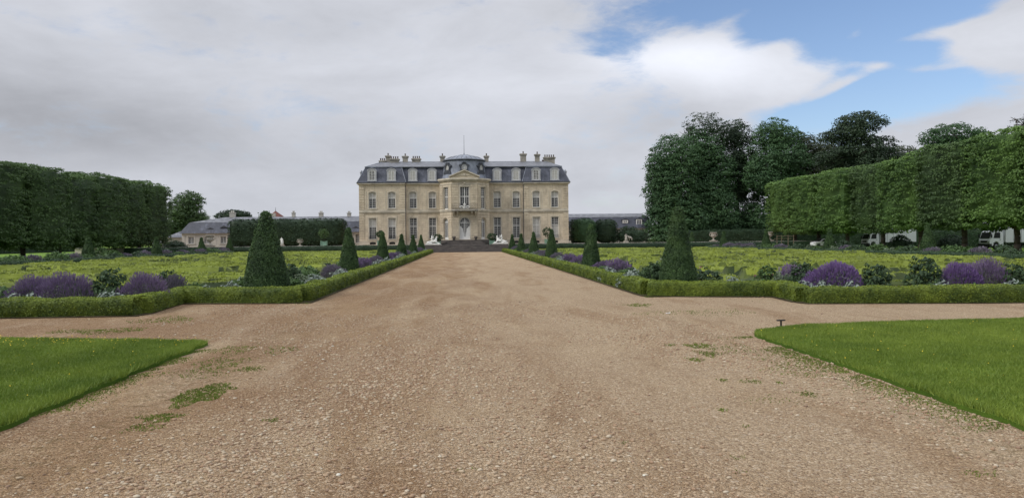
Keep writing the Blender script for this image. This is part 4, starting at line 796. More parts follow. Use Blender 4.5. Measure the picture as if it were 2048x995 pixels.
for i in range(NL):      # lower broad flight
    w = 7.0-.05*i; m.box(-w, w, -4.4+i*.38, 4.9, i*hs, (i+1)*hs)
m.build('lower_flight', M['step'], st, bevel=.015)
m = MB(); NU = 6; hu = (1.86-1.063)/NU
for i in range(NU):      # upper flight follows the canted bay
    k = NU-i; e = .33*k
    m.prism([(-2.3-e*.5, 3.75-e), (2.3+e*.5, 3.75-e), (4.2+e, 6.3-e*.5), (4.2+e, 9.3), (-4.2-e, 9.3), (-4.2-e, 6.3-e*.5)], 1.063+i*hu, 1.063+(i+1)*hu)
m.build('upper_flight', M['step'], st, bevel=.015)
tag(st, 'broad dark mossy stone staircase in two flights below the central bay', 'staircase')

# ------------------------------------------------------------------ mansion
CH = empty('mansion', (0, 126, 1.02)); tag(CH, 'pale limestone mansion with slate mansard roof and domed central bay', 'mansion')
def loc(o, x, y, z, a=0, par=None):
    """place a part built in its own frame at world position under its parent"""
    p = o.parent; base = np.zeros(3)
    while p is not None: base += np.array(p.location); p = p.parent
    o.location = tuple(np.array([x, y, z])-base); o.rotation_euler = (0, 0, a); return o
def arc_pts(xc, w, zt, rise, n=10, ex=0.0):
    """points of an arch from left spring to right spring"""
    hw = w/2+ex; r = []
    for i in range(n+1):
        t = math.pi*(1-i/n); r.append((xc+hw*math.cos(t), zt-rise+(rise+ex)*math.sin(t)))
    return r
def wall_holes(w, z0, z1, holes, d=.32):
    """wall in local x-z plane facing -y with openings (xc, w, zb, zt, rise)"""
    m = MB(); xs = sorted({0, w}|{h[0]-h[1]/2 for h in holes}|{h[0]+h[1]/2 for h in holes}); zs = sorted({z0, z1}|{h[2] for h in holes}|{h[3] for h in holes})
    for a, b in zip(xs[:-1], xs[1:]):
        for c, e in zip(zs[:-1], zs[1:]):
            if any(h[0]-h[1]/2 < (a+b)/2 < h[0]+h[1]/2 and h[2] < (c+e)/2 < h[3] for h in holes): continue
            m.add([(a, 0, c), (b, 0, c), (b, 0, e), (a, 0, e)], [(0, 1, 2, 3)])
    for xc, hw, zb, zt, rise in holes:
        a, b = xc-hw/2, xc+hw/2; zsd = zt-rise
        m.add([(a, 0, zb), (a, d, zb), (a, d, zsd), (a, 0, zsd)], [(0, 1, 2, 3)]); m.add([(b, 0, zb), (b, 0, zsd), (b, d, zsd), (b, d, zb)], [(0, 1, 2, 3)]); m.add([(a, 0, zb), (b, 0, zb), (b, d, zb), (a, d, zb)], [(0, 1, 2, 3)])
        if rise < .01: m.add([(a, 0, zt), (a, d, zt), (b, d, zt), (b, 0, zt)], [(0, 1, 2, 3)])
        else:
            ap = arc_pts(xc, hw, zt, rise)
            for (p, q), (r, s) in zip(ap[:-1], ap[1:]):
                m.add([(p, 0, q), (r, 0, s), (r, 0, zt+.0), (p, 0, zt+.0)], [(0, 1, 2, 3)]); m.add([(p, 0, q), (p, d, q), (r, d, s), (r, 0, s)], [(0, 1, 2, 3)])
    m.box(0, w, d+.25, d+.45, z0, z1)     # backing behind the panes
    return m
def half_at(h, z):
    xc, w, zb, zt, rise = h
    if z <= zb or z >= zt: return 0
    if z <= zt-rise: return w/2
    return w/2*math.sqrt(max(0, 1-((z-(zt-rise))/rise)**2)) if rise > .01 else w/2
def courses(w, z0, z1, holes, ch=.42, gap=.10, pr=.08, marg=.16):
    m = MB(); z = z0
    while z+ch*.6 < z1:
        zt = min(z+ch-gap, z1); segs = [(0, w)]
        for h in holes:
            hw = max(half_at(h, z+.01), half_at(h, zt-.01)); 
            if hw == 0 and not (z < h[3]+marg and zt > h[2]-.02): continue
            if hw == 0: hw = h[1]/2*.5 if zt > h[3] else h[1]/2
            hw += marg; ns = []
            for a, b in segs:
                if h[0]-hw > a+.05: ns.append((a, min(b, h[0]-hw)))
                if h[0]+hw < b-.05: ns.append((max(a, h[0]+hw), b))
            segs = ns
        for a, b in segs: m.box(a, b, -pr, .01, z, zt)
        z += ch
    return m
def window(X, Y, zb, w, h, a, rise=0, cols=4, rows=8, trans=.62, blind=None, par=None, name='window', d=.22, panelh=0, mull=.07, fanlight=False, mat='white_paint'):
    """window whose foot centre is at X, Y, zb; local y into the wall. Sub-parts: frame, panes, blind"""
    fr = .075; root = MB(); ang = a; zt = h
    def top(x):
        t = min(1, abs(x)/(w/2)); return zt-rise+rise*math.sqrt(max(0, 1-t*t)) if rise > .01 else zt
    # frame
    root.box(-w/2, -w/2+fr, 0, .08, 0, zt-rise); root.box(w/2-fr, w/2, 0, .08, 0, zt-rise); root.box(-w/2+fr, w/2-fr, 0, .08, 0, fr*1.2+panelh)
    if rise < .01: root.box(-w/2+fr, w/2-fr, 0, .08, zt-fr, zt)
    else:
        o_ = arc_pts(0, w, zt, rise, 12); i_ = arc_pts(0, w-2*fr, zt-fr, rise-fr*.6, 12)
        for k in range(12): root.prism_y([o_[k], o_[k+1], i_[k+1], i_[k]], 0, .08)
    zt_in = zt-fr; tz = h*trans
    root.box(-mull/2, mull/2, -.01, .07, fr+panelh, top(0)-fr*.9)
    if trans: root.box(-w/2+fr, w/2-fr, -.015, .075, tz-.05, tz+.05)
    mu = .032
    for i in range(1, cols):
        x = -w/2+fr+(w-2*fr)*i/cols
        if abs(x) < mull*.6: continue
        root.box(x-mu/2, x+mu/2, .012, .055, fr+panelh, (top(x)-fr*.8) if not fanlight else h-rise)
    for j in range(1, rows):
        z = panelh+fr+(h-fr*2-panelh)*j/rows
        if fanlight and z > h-rise-.05: continue
        hw = w/2-fr if z < zt-rise else max(0, (w/2)*math.sqrt(max(0, 1-((z-(zt-rise))/max(rise, .01))**2))-fr)
        if hw > .06: root.box(-hw, hw, .014, .053, z-mu/2, z+mu/2)
    if fanlight:
        zc = h-rise; root.box(-w/2+fr, w/2-fr, -.015, .075, zc-.06, zc+.06)
        for k in range(1, 8):
            t = math.pi*k/8; e = Vector((math.cos(t), 0, math.sin(t))); root.tube(Vector((0, .035, zc))+e*.1, Vector((0, .035, zc))+e*(w/2-fr*.6), .018, .018, 4)
        for rr in (.5,):
            pts = [(math.cos(math.pi*k/12)*w/2*rr, .035, zc+math.sin(math.pi*k/12)*rise*rr) for k in range(13)]; root.path(pts, [.018]*13, 4)
    f = root.build(name, M[mat], par); loc(f, X, Y, zb, a)
    # offset by recess along local y
    f.location = f.location+Matrix.Rotation(a, 3, 'Z') @ Vector((0, d, 0))
    poly = [(-w/2+.03, .03), (w/2-.03, .03)]+[(x, z) for x, z in reversed(arc_pts(0, w-.06, zt-.03, max(rise-.03, .0), 10))] if rise > .01 else [(-w/2+.03, .03), (w/2-.03, .03), (w/2-.03, zt-.03), (-w/2+.03, zt-.03)]
    g_ = MB(); g_.add([(x, .045, z) for x, z in poly], [tuple(range(len(poly)))]); g_.build('pane', M['glass'], f)
    if blind:
        z0_, z1_ = blind; b = MB(); z0_ = z0_*h; z1_ = z1_*h
        if z1_ >= h-.01 and rise > .01:
            pl = [(-w/2+.05, z0_), (w/2-.05, z0_)]+[(x, z) for x, z in reversed(arc_pts(0, w-.1, zt-.05, rise-.05, 10))]
        else: z1_ = min(z1_, h-.05); pl = [(-w/2+.05, z0_), (w/2-.05, z0_), (w/2-.05, z1_), (-w/2+.05, z1_)]
        b.add([(x, .04, z) for x, z in pl], [tuple(range(len(pl)))]); b.build('blind', M['blind'], f)
    return f
def surround(m, xc, w, zb, zt, rise, t=.16, pr=.045, sill=True):
    hw = w/2; 
    m.box(xc-hw-t, xc-hw, -pr, .012, zb, zt-rise); m.box(xc+hw, xc+hw+t, -pr, .012, zb, zt-rise)
    if rise < .01: m.box(xc-hw-t, xc+hw+t, -pr, .012, zt, zt+t)
    else:
        o_ = arc_pts(xc, w, zt, rise, 12, t); i_ = arc_pts(xc, w, zt, rise, 12)
        for k in range(12): m.prism_y([o_[k], o_[k+1], i_[k+1], i_[k]], -pr, .012)
        o_ = [(xc-hw-t, zt-rise), (xc-hw, zt-rise)]
    if sill: m.box(xc-hw-t-.04, xc+hw+t+.04, -pr-.07, .30, zb-.16, zb)
Z0, ZS, ZC = 1.02, 6.5, 11.1          # foot, string course, cornice
WX = {'GL': [-15.3, -12.1, -8.6, -5.4], 'GR': [5.5, 8.7, 12.05, 15.2]}
wallm = MB()
def section(name, xa, xb, Y, wins, quoin_l, quoin_r, label=None):
    w = xb-xa; gh = [(x-xa, 1.22, 2.1, 5.62, 0) for x in wins]; fh = [(x-xa, 1.2, 7.22, 9.98, .28) for x in wins]; ce = [(x-xa, 1.0, 1.22, 1.66, .18) for x in wins]
    wo_ = wall_holes(w, Z0, ZC, gh+fh+ce); o = wo_.build('wall', M['stone'], CH); loc(o, xa, Y, 0)
    q = MB()
    for h in gh: surround(q, h[0], h[1], h[2], h[3], h[4])
    for h in fh: surround(q, h[0], h[1], h[2], h[3], h[4], .15)
    q.build('window_surrounds', M['trimstone'], o)
    c = courses(.85, Z0+.8, ZS-.1, []); c2 = courses(.85, ZS+.5, ZC-.1, [])
    for dx in [0]*quoin_l+[w-.85]*quoin_r:
        for src in (c, c2): q = MB(); q.add([(v[0]+dx, v[1], v[2]) for v in src.v], src.f); q.build('quoins', M['stone'], o)
    q = MB(); q.box(0, w, -.10, .0, Z0, Z0+.62); 
    # plinth openings stay dark: short pieces left and right of the cellar windows
    q = MB(); xs = [0]+[v for h in ce for v in (h[0]-.5, h[0]+.5)]+[w]
    for i in range(0, len(xs), 2): q.box(xs[i], xs[i+1], -.09, .01, Z0+.01, Z0+.64)
    q.box(-.0, w, -.12, .01, Z0+.64, Z0+.78)
    q.build('plinth', M['trimstone'], o)
    q = MB(); q.box(0, w, -.10, .012, ZS-.12, ZS+.06); q.box(0, w, -.18, .012, ZS+.063, ZS+.22); q.box(0, w, -.05, .012, ZS+.223, ZS+.48)
    q.build('string_course', M['trimstone'], o)
    # shallow recessed panels between the windows
    q = MB(); xs = sorted(h[0] for h in gh)
    for a_, b_ in ((ZS+.75, ZC-.35),):
        for x in xs: 
            for sx in (-1, 1): q.box(x+sx*1.02-.045, x+sx*1.02+.045, -.035, .012, a_-.1, a_+2.95)
    q.build('pilaster_strips', M['trimstone'], o)
    for i, x in enumerate(wins):
        bl = {-15.3: (.60, 1), -12.1: (.60, 1), 12.05: (.02, 1), 15.2: (.02, .55)}.get(x)
        window(x, Y, 2.12, 1.2, 3.48, 0, 0, 4, 9, .60, bl, CH); window(x, Y, 7.24, 1.18, 2.72, 0, .27, 4, 7, .62, (.62, 1), CH)
        gr = MB(); 
        if abs(x) > 10:
            gr.box(-.62, .62, -.12, -.10, .42, .45); gr.box(-.62, .62, -.12, -.10, .02, .05)
            for k in range(11): gr.box(-.62+k*.122, -.60+k*.122, -.118, -.102, .05, .42)
            g_ = gr.build('window_railing', M['iron'], CH); loc(g_, x, Y, 2.12)
        cw = MB(); cw.box(-.5, .5, .1, .14, 0, .44); g_ = cw.build('cellar_window', M['glass'], CH); loc(g_, x, Y, 1.22)
    return o
section('w', -17.5, -9.85, 126.0, WX['GL'][:2], 1, 1); section('w', 9.9, 17.5, 126.0, WX['GR'][2:], 1, 1)
section('w', -9.85, -4.0, 126.45, WX['GL'][2:], 0, 0); section('w', 4.0, 9.9, 126.45, WX['GR'][:2], 0, 0)
# ends and rear
m = MB(); m.box(-17.49, -17.1, 126.34, 143.6, Z0, ZC); m.box(17.1, 17.49, 126.34, 143.6, Z0, ZC); m.box(-17.1, 17.1, 143.2, 143.6, Z0, ZC)
o = m.build('wall', M['stone'], CH); loc(o, 0, 0, 0)
for s in (-1, 1):
    for y in (129, 133, 137, 141):
        for zb, h, r_ in ((2.12, 3.48, 0), (7.24, 2.72, .27)): window(s*17.5, y, zb, 1.2, h, s*math.pi/2, r_, 4, 8, .6, None, CH, d=-.06)
for y0, y1 in ((126.0, 126.45),):
    m = MB(); m.box(-9.85, -9.8, y0, y1, Z0, ZC); m.box(9.85, 9.9, y0, y1, Z0, ZC); o = m.build('wall', M['stone'], CH); loc(o, 0, 0, 0)
# cornice with gutter
m = MB()
for x0, x1, y0 in ((-17.5, -9.85, 126.0), (9.9, 17.5, 126.0), (-9.84, -4.0, 126.45), (4.0, 9.89, 126.45)):
    m.box(x0-(.12 if x0 < -17 else 0), x1+(.12 if x1 > 17 else 0), y0-.12, y0+.5, ZC, ZC+.12); m.box(x0-(.3 if x0 < -17 else 0), x1+(.3 if x1 > 17 else 0), y0-.34, y0+.5, ZC+.122, ZC+.30)
for s in (-1, 1): m.box(*sorted((s*17.501, s*17.8)), 126.51, 143.9, ZC+.1, ZC+.30)
o = m.build('cornice', M['trimstone'], CH, bevel=.03); loc(o, 0, 0, 0)
for x0, x1, y0 in ((-17.85, -9.7, 125.62), (9.75, 17.85, 125.62), (-9.69, -4.2, 126.07), (4.2, 9.74, 126.07)): m = MB(); m.box(x0, x1, y0, y0+.25, ZC+.302, ZC+.42); o = m.build('gutter', M['darklead'], CH); loc(o, 0, 0, 0)
# roof
m = MB()
m.frus((-17.75, -9.7, 125.75, 143.9), ZC+.43, (-16.45, -10.5, 127.0, 142.6), 14.2); m.frus((9.75, 17.75, 125.75, 143.9), ZC+.43, (10.5, 16.45, 127.0, 142.6), 14.2)
m.frus((-9.9, 9.9, 126.2, 143.6), ZC+.43, (-10.6, 10.6, 127.4, 142.3), 14.15)
RF = m.build('roof', M['slate'], CH); loc(RF, 0, 0, 0)
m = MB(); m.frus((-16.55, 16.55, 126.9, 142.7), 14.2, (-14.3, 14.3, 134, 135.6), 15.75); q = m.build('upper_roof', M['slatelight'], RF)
m = MB(); 
for x0, x1, y in ((-16.6, -10.4, 126.86), (10.4, 16.6, 126.86), (-10.39, -3, 127.26), (3, 10.39, 127.26)): m.box(x0, x1, y-.06, y+.1, 14.08, 14.26)
m.box(-14.35, 14.35, 134.6, 135, 15.74, 15.86)
for sx in (-1, 1):
    for p0, p1 in (((17.75, 125.75, ZC+.45), (16.45, 127, 14.2)), ((9.7, 125.73, ZC+.45), (10.5, 127, 14.2)), ((16.55, 126.9, 14.2), (14.3, 134, 15.78))):
        m.tube((sx*p0[0], p0[1], p0[2]), (sx*p1[0], p1[1], p1[2]), .06, .06, 6)
m.build('ridge_lead', M['lead'], RF)
def dormer2(x, y, z, a=0, blind=None):
    d = empty('dormer', (0, 0, 0), parent=CH); loc(d, x, y, z, a); m = MB()
    w, h, r = .92, 1.66, .17; t = .28
    m.box(-w/2-t, -w/2, 0, .12, 0, h-r); m.box(w/2, w/2+t, 0, .12, 0, h-r); o_ = arc_pts(0, w, h, r, 10, t); i_ = arc_pts(0, w, h, r, 10)
    for k in range(10): m.prism_y([o_[k], o_[k+1], i_[k+1], i_[k]], 0, .12)
    m.box(-w/2-t-.05, w/2+t+.05, -.08, .16, -.16, -.002); oo = arc_pts(0, w+.16, h+.1, r+.05, 10, t); o2 = arc_pts(0, w, h, r, 10, t+.01)
    for k in range(10): m.prism_y([oo[k], oo[k+1], o2[k+1], o2[k]], -.07, .16)
    m.build('dormer_frame', M['offwhite'], d)
    m = MB(); m.box(-w/2-t+.02, w/2+t-.02, .123, 1.6, -.1, h-r+.02); m.prism_y([(-w/2-t+.02, h-r+.02), (w/2+t-.02, h-r+.02)]+[(p, q) for p, q in reversed(arc_pts(0, w, h, r, 10, t-.02))][1:-1], .163, 1.6); m.build('dormer_body', M['lead'], d)
    # the window itself, a sub-part made of frame, pane and blind in one depth level
    wm = MB(); fr = .07; wm.box(-w/2, -w/2+fr, .02, .09, 0, h-r); wm.box(w/2-fr, w/2, .02, .09, 0, h-r); wm.box(-w/2+fr, w/2-fr, .02, .09, 0, fr); wm.box(-.05, .05, .01, .09, fr, h-.08)
    for x_ in (-.22, .22): wm.box(x_-.016, x_+.016, .03, .08, fr, h-.1)
    for k in range(1, 6): wm.box(-w/2+fr, w/2-fr, .032, .078, h*k/6-.016, h*k/6+.016)
    ii = arc_pts(0, w-2*fr, h-fr, r-.03, 10)
    for k in range(10): wm.prism_y([i_[k], i_[k+1], ii[k+1], ii[k]], .02, .09)
    wm.build('window_frame', M['white_paint'], d)
    gm = MB(); gm.add([(p, .07, q) for p, q in [(-w/2+.02, .02), (w/2-.02, .02)]+list(reversed(arc_pts(0, w-.04, h-.02, r-.02, 8)))], [tuple(range(11))]); gm.build('pane', M['blind' if blind else 'glass'], d)
    return d
for x, b in ((-15.3, 0), (-12.1, 1), (-8.6, 1), (-5.4, 1), (5.5, 1), (8.7, 1), (12.05, 0), (15.2, 1)):
    dormer2(x, 125.82 if abs(x) > 10 else 126.25, 11.86, 0, b)
for s in (-1, 1):
    for y in (129.5, 134, 138.5): dormer2(s*17.62, y, 11.86, s*math.pi/2, 1)
# chimneys
def chimney(pxa, pxb, ytop, ybot, npots, Y=134, hor=480.5):
    sc = Y/F; x0, x1 = at(pxa, Y), at(pxb, Y); zt = EYE+(hor-ytop)*sc; zb = 14.6 if Y > 130 else 14.0; cx = (x0+x1)/2; hw = (x1-x0)/2-.12
    ph = .42 if npots else 0; m = MB(); d = .5 if hw < .5 else .7
    top = zt-ph; m.box(cx-hw, cx+hw, Y-d/2, Y+d/2, zb, top-.35); m.box(cx-hw-.1, cx+hw+.1, Y-d/2-.1, Y+d/2+.1, top-.348, top-.2); m.box(cx-hw-.16, cx+hw+.16, Y-d/2-.16, Y+d/2+.16, top-.198, top-.05); m.box(cx-hw-.06, cx+hw+.06, Y-d/2-.06, Y+d/2+.06, top-.048, top)
    c = m.build('chimney', M['chim'], RF, bevel=.02)
    for k in range(npots):
        x = cx+(k-(npots-1)/2)*(2*hw/max(npots, 1)); p = MB(); p.lathe([(.13, 0), (.11, .1), (.10, .34), (.13, .36), (.13, .42)], 10, (x, Y, top)); p.build('chimney_pot', M['pot'], c)
chimney(760, 774.5, 317, 329, 3); chimney(772.5, 784, 307, 329, 1, 134.6, 480.5); chimney(781, 801, 313.5, 328, 4, 133.4); chimney(806, 819, 308, 328, 1); chimney(825, 844, 313, 328, 4); chimney(881, 892.5, 308, 328, 1)
chimney(969, 980, 308, 327, 1); chimney(1041, 1055, 304, 327, 1); chimney(1070, 1082, 305, 327, 1); chimney(1088, 1112, 311, 327, 5); chimney(1084, 1091, 321, 327, 2, 136)
m = MB()
for x, y in ((-9.83, 125.92), (9.88, 125.92)): m.tube((x, y, Z0+.1), (x, y, ZC), .055, .055, 8)
o = m.build('drainpipe', M['darklead'], CH); loc(o, 0, 0, 0)
# --- canted central bay
BZ0, BZC = 1.80, 11.25
def bayface(p0, p1, wx, ww, gtop, rise, w1, main=False):
    dx, dy = p1[0]-p0[0], p1[1]-p0[1]; ln = math.hypot(dx, dy); a = math.atan2(dy, dx); c = ln/2
    gh = (c, ww, 1.92, gtop, rise); fh = (c, w1, 6.85, 10.42, .0); wl = wall_holes(ln, BZ0, BZC, [gh, fh]); o = wl.build('bay_wall', M['stone'], CH); loc(o, p0[0], p0[1], 0, a)
    cr = courses(ln, BZ0+.35, ZS-.15, [gh], .42, .10, .085, .14 if main else .02); c2 = courses(ln, ZS+.5, 10.75, [fh], .42, .10, .085, .22)
    cr.v += []; k = len(cr.v); cr.add(c2.v, c2.f); cr.build('rusticated_courses', M['stone'], o)
    q = MB(); surround(q, c, fh[1], fh[2], fh[3], 0, .17 if main else .1, .06, False); 
    if main: surround(q, c, gh[1], gh[2], gh[3], gh[4], .14, .06, False)
    q.box(0, ln, -.12, .0, ZS-.12, ZS+.06); q.box(0, ln, -.2, .0, ZS+.063, ZS+.22); q.box(0, ln, -.06, .0, ZS+.223, ZS+.34); q.box(-.03, ln+.03, -.1, .2, BZC, BZC+.15); q.box(-.12, ln+.12, -.28, .2, BZC+.152, BZC+.3); q.box(-.18, ln+.18, -.40, .2, BZC+.302, BZC+.45)
    q.box(0, ln, -.07, .0, 10.78, 10.9); q.build('mouldings', M['trimstone'], o)
    cx, cy = p0[0]+dx/2, p0[1]+dy/2
    if main:
        door = window(cx, cy, 1.93, ww-.04, gtop-1.95, a, rise-.02, 6, 9, 0, None, CH, 'door', .2, .34, .10, True)
        b = MB()      # white drapes behind the lower glass, parted in a V
        hw = ww/2-.1
        for s in (-1, 1): b.add([(s*hw, .04, .3), (s*.12, .04, .3), (s*.12, .04, .8), (s*hw*.42, .04, 1.75), (s*hw, .04, 2.2)], [(0, 1, 2, 3, 4) if s > 0 else (4, 3, 2, 1, 0)])
        b.build('curtain', M['white_paint'], door)
        hb = MB(); hb.tube((.09, -.05, 1.1), (.09, -.05, 1.25), .02, .02, 6); hb.build('handle', M['iron'], door)
        # stucco relief over the window
        q = MB(); q.box(c-1.05, c+1.05, -.06, .0, 10.62, 10.77)
        for s in (-1, 1):
            pts = [(c+s*(.15+.8*t), -.09, 10.98+.10*math.sin(t*9)) for t in np.linspace(0, 1, 12)]; q.path(pts, [.05+.03*math.sin(i) for i in range(12)], 6)
            q.path([(c+s*.95, -.09, 11.0), (c+s*1.1, -.09, 10.9), (c+s*1.08, -.09, 10.75)], [.05, .06, .04], 6)
        q.lathe([(.02, -.16), (.14, -.08), (.16, .03), (.08, .14), (.02, .18)], 10, (c, -.08, 10.98)); q.build('stucco_relief', M['trimstone'], o, True)
        # keystone console
    else:
        window(cx, cy, 1.93, ww-.04, gtop-1.95, a, rise-.02, 4, 9, 0, None, CH, 'glazed_door', .2, .30, .08, True)
    window(cx, cy, 6.86, w1-.04, 3.54, a, 0, 4 if main else 3+1, 10, .56, None, CH, 'window', .2, .12 if main else .05, .11 if main else .07)
    # voussoirs of the ground floor arch
    q = MB(); zc = gtop-rise; n = 9
    for k in range(n):
        t0 = math.pi*(k+.06)/n; t1 = math.pi*(k+.94)/n; r0, r1 = ww/2+.14, ww/2+.5
        q.prism_y([(c+r0*math.cos(t0), zc+(rise+.14)*math.sin(t0)), (c+r1*math.cos(t0), zc+(rise+.5)*math.sin(t0)), (c+r1*math.cos(t1), zc+(rise+.5)*math.sin(t1)), (c+r0*math.cos(t1), zc+(rise+.14)*math.sin(t1))], -.125, -.0)
    q.build('voussoirs', M['stone'], o)
    return o, a
bayface((-4.0, 123.6), (-2.05, 121.0), 0, 1.25, 5.35, .62, 1.25)
bayface((-2.05, 121.0), (2.05, 121.0), 0, 1.72, 5.5, .86, 1.5, True)
bayface((2.05, 121.0), (4.0, 123.6), 0, 1.25, 5.35, .62, 1.25)
m = MB(); m.box(-4.0, -3.7, 123.75, 126.45, Z0, BZC); m.box(3.7, 4.0, 123.75, 126.45, Z0, BZC); o = m.build('bay_wall', M['stone'], CH); loc(o, 0, 0, 0)
for s in (-1, 1):
    c = courses(2.7, BZ0+.3, BZC-.1, []); o = c.build('rusticated_courses', M['stone'], CH); loc(o, s*4.0, 126.42 if s < 0 else 123.7, 0, -math.pi/2 if s < 0 else math.pi/2)
m = MB(); m.prism([(-4.35, 126.4), (-4.35, 123.55), (-2.2, 120.62), (2.2, 120.62), (4.35, 123.55), (4.35, 126.4)], BZC+.452, BZC+.56); o = m.build('bay_cornice', M['trimstone'], CH); loc(o, 0, 0, 0)
# pediment
m = MB(); zp = BZC+.563; m.prism_y([(-2.35, zp), (2.35, zp), (2.35, zp+.12), (0, zp+1.12), (-2.35, zp+.12)], 120.85, 121.2); o = m.build('pediment', M['stone'], CH); loc(o, 0, 0, 0)
q = MB()
for s in (-1, 1): q.prism_y([(s*2.5, zp+.1), (s*2.5, zp+.28), (0, zp+1.35), (0, zp+1.15)][::s], 120.6, 121.25)
q.lathe([(.02, -.2), (.2, -.1), (.24, .05), (.12, .2), (.02, .26)], 10, (0, 120.82, zp+.45), sy=.5)
for s in (-1, 1): q.path([(s*.25, 120.82, zp+.35), (s*.7, 120.82, zp+.42), (s*1.2, 120.82, zp+.25)], [.08, .06, .03], 6)
q.build('pediment_moulding', M['trimstone'], o)
m = MB(); m.add([(-2.4, 121.2, zp+.2), (2.4, 121.2, zp+.2), (0, 121.2, zp+1.2), (0, 123.6, zp+.9), (-2.4, 123.6, zp+.2), (2.4, 123.6, zp+.2)], [(0, 2, 3, 4), (2, 1, 5, 3)])
m.frus((-4.3, 4.3, 123.5, 127), zp, (-3.6, 3.6, 124.4, 128), zp+.2); o = m.build('bay_roof', M['lead'], CH); loc(o, 0, 0, 0)
# dome
m = MB(); m.lathe([(4.05, 11.85), (3.85, 12.2), (3.66, 12.9), (3.5, 13.9), (3.42, 14.8), (3.42, 15.05)], 48, (0, 127.6, 0)); DM = m.build('dome', M['lead'], CH, True); loc(DM, 0, 0, 0)
m = MB(); m.lathe([(3.36, 15.04), (3.58, 15.08), (3.6, 15.2), (3.45, 15.3), (2.6, 15.72), (1.6, 16.03), (.7, 16.2), (.15, 16.27), (.08, 16.5)], 48, (0, 127.6, 0)); m.build('dome_cap', M['lead'], DM, True)
m = MB()
for k in range(24): t = 2*math.pi*k/24+.13; m.path([(3.44*math.cos(t), 127.6+3.44*math.sin(t), 15.32), (2.6*math.cos(t), 127.6+2.6*math.sin(t), 15.74), (.7*math.cos(t), 127.6+.7*math.sin(t), 16.22)], [.03, .03, .02], 5)
m.lathe([(3.58, 15.06), (3.66, 15.1), (3.66, 15.2), (3.58, 15.24)], 48, (0, 127.6, 0)); m.build('dome_ribs', M['darklead'], DM)
m = MB(); m.path([(0, 127.6, 16.4), (0, 127.6, 17.2), (0, 127.6, 19.5)], [.06, .045, .03], 8); m.lathe([(.02, 0), (.07, .05), (.02, .1)], 8, (0, 127.6, 19.48)); m.build('flagpole', M['metal'], DM)
for th in (-50, 0, 50):
    t = R(th-90); r = 3.46; d = empty('oculus', (0, 0, 0), parent=CH); loc(d, r*math.cos(t), 127.6+r*math.sin(t), 13.75, R(th)); m = MB()
    # pedestal, ring and hood of the round dormer
    m.prism_y([(-.95, -.95), (.95, -.95), (.8, -.6), (.62, -.3), (-.62, -.3), (-.8, -.6)], -.28, .4)
    ro = [(math.cos(a)*.66, math.sin(a)*.80) for a in np.linspace(0, 2*math.pi, 25)[:-1]]; ri = [(x*.68, z*.70) for x, z in ro]
    for k in range(24): k2 = (k+1) % 24; m.prism_y([ro[k], ro[k2], ri[k2], ri[k]][::-1], -.3, .45)
    for s in (-1, 1): m.prism_y([(s*.62, .1), (s*.9, .28), (s*.88, .45), (s*.5, .62)][::s], -.26, .3)
    m.prism_y([(-.42, .70), (.42, .70), (.22, .95), (-.22, .95)], -.3, .3); m.build('dormer_frame', M['darklead'], d)
    m = MB(); m.add([(x, -.1, z) for x, z in ri], [tuple(range(24))[::-1]]); m.build('pane', M['blind'], d)
    m = MB(); m.box(-.035, .035, -.16, -.11, -.55, .55); 
    for x in (-.2, .2): m.box(x-.02, x+.02, -.155, -.115, -.45, .45)
    for z in (-.3, -.1, .1, .3): m.box(-.4, .4, -.153, -.117, z-.018, z+.018)
    rj = [(x*.84, z*.84) for x, z in ri]
    for k in range(24): k2 = (k+1) % 24; m.prism_y([ri[k], ri[k2], rj[k2], rj[k]][::-1], -.17, -.11)
    m.build('window_frame', M['white_paint'], d)
# balcony
BC = empty('balcony', (0, 0, 0), parent=CH); loc(BC, 0, 121, 6.5)
m = MB(); m.prism([(-2.1, -.05), (-2.1, -.95), (-1.7, -1.2), (1.7, -1.2), (2.1, -.95), (2.1, -.05)], .02, .2); m.prism([(-2.0, -.05), (-2.0, -.88), (-1.65, -1.1), (1.65, -1.1), (2.0, -.88), (2.0, -.05)], -.1, .018); m.build('slab', M['urnstone'], BC)
for x in (-1.75, -1.15, 1.15, 1.75):
    m = MB(); 
    m.add([(x-.13, -.06, -.9), (x+.13, -.06, -.9), (x+.13, -.06, -.102), (x-.13, -.06, -.102), (x-.13, -.95, -.102), (x+.13, -.95, -.102), (x-.13, -.85, -.35), (x+.13, -.85, -.35), (x-.13, -.4, -.55), (x+.13, -.4, -.55)],
          [(0, 3, 4, 6, 8), (1, 9, 7, 5, 2), (4, 5, 7, 6), (6, 7, 9, 8), (8, 9, 1, 0), (3, 2, 5, 4)]); m.build('bracket', M['trimstone'], BC)
m = MB(); ring = [(-2.05, -.05), (-2.05, -.93), (-1.68, -1.16), (1.68, -1.16), (2.05, -.93), (2.05, -.05)]
for z in (.28, .85, 1.12):
    m.path([(x, y, z) for x, y in ring], [.018]*6, 5)
for (ax, ay), (bx, by) in zip(ring[:-1], ring[1:]):
    n = max(1, int(math.hypot(bx-ax, by-ay)/.13))
    for k in range(n): x, y = ax+(bx-ax)*k/n, ay+(by-ay)*k/n; m.tube((x, y, .2), (x, y, 1.1), .010, .010, 4)
for k in range(9):
    x = -1.6+k*.4; m.path([(x+.14*math.cos(t), -1.16, .56+.2*math.sin(t)) for t in np.linspace(0, 6.28, 11)], [.014]*11, 4)
m.build('railing', M['iron'], BC)
m = MB(); m.lathe([(.1, 0), (.3, .3), (.12, .6), (.2, .9), (.04, 1.1)], 10, (0, -.3, .2)); 
for s in (-1, 1): m.path([(0, -.3, .5), (s*.5, -.3, .8), (s*.75, -.3, .55), (s*.9, -.3, .75)], [.1, .09, .08, .03], 8)
m.build('balcony_ornament', M['white_stone'], BC, True)

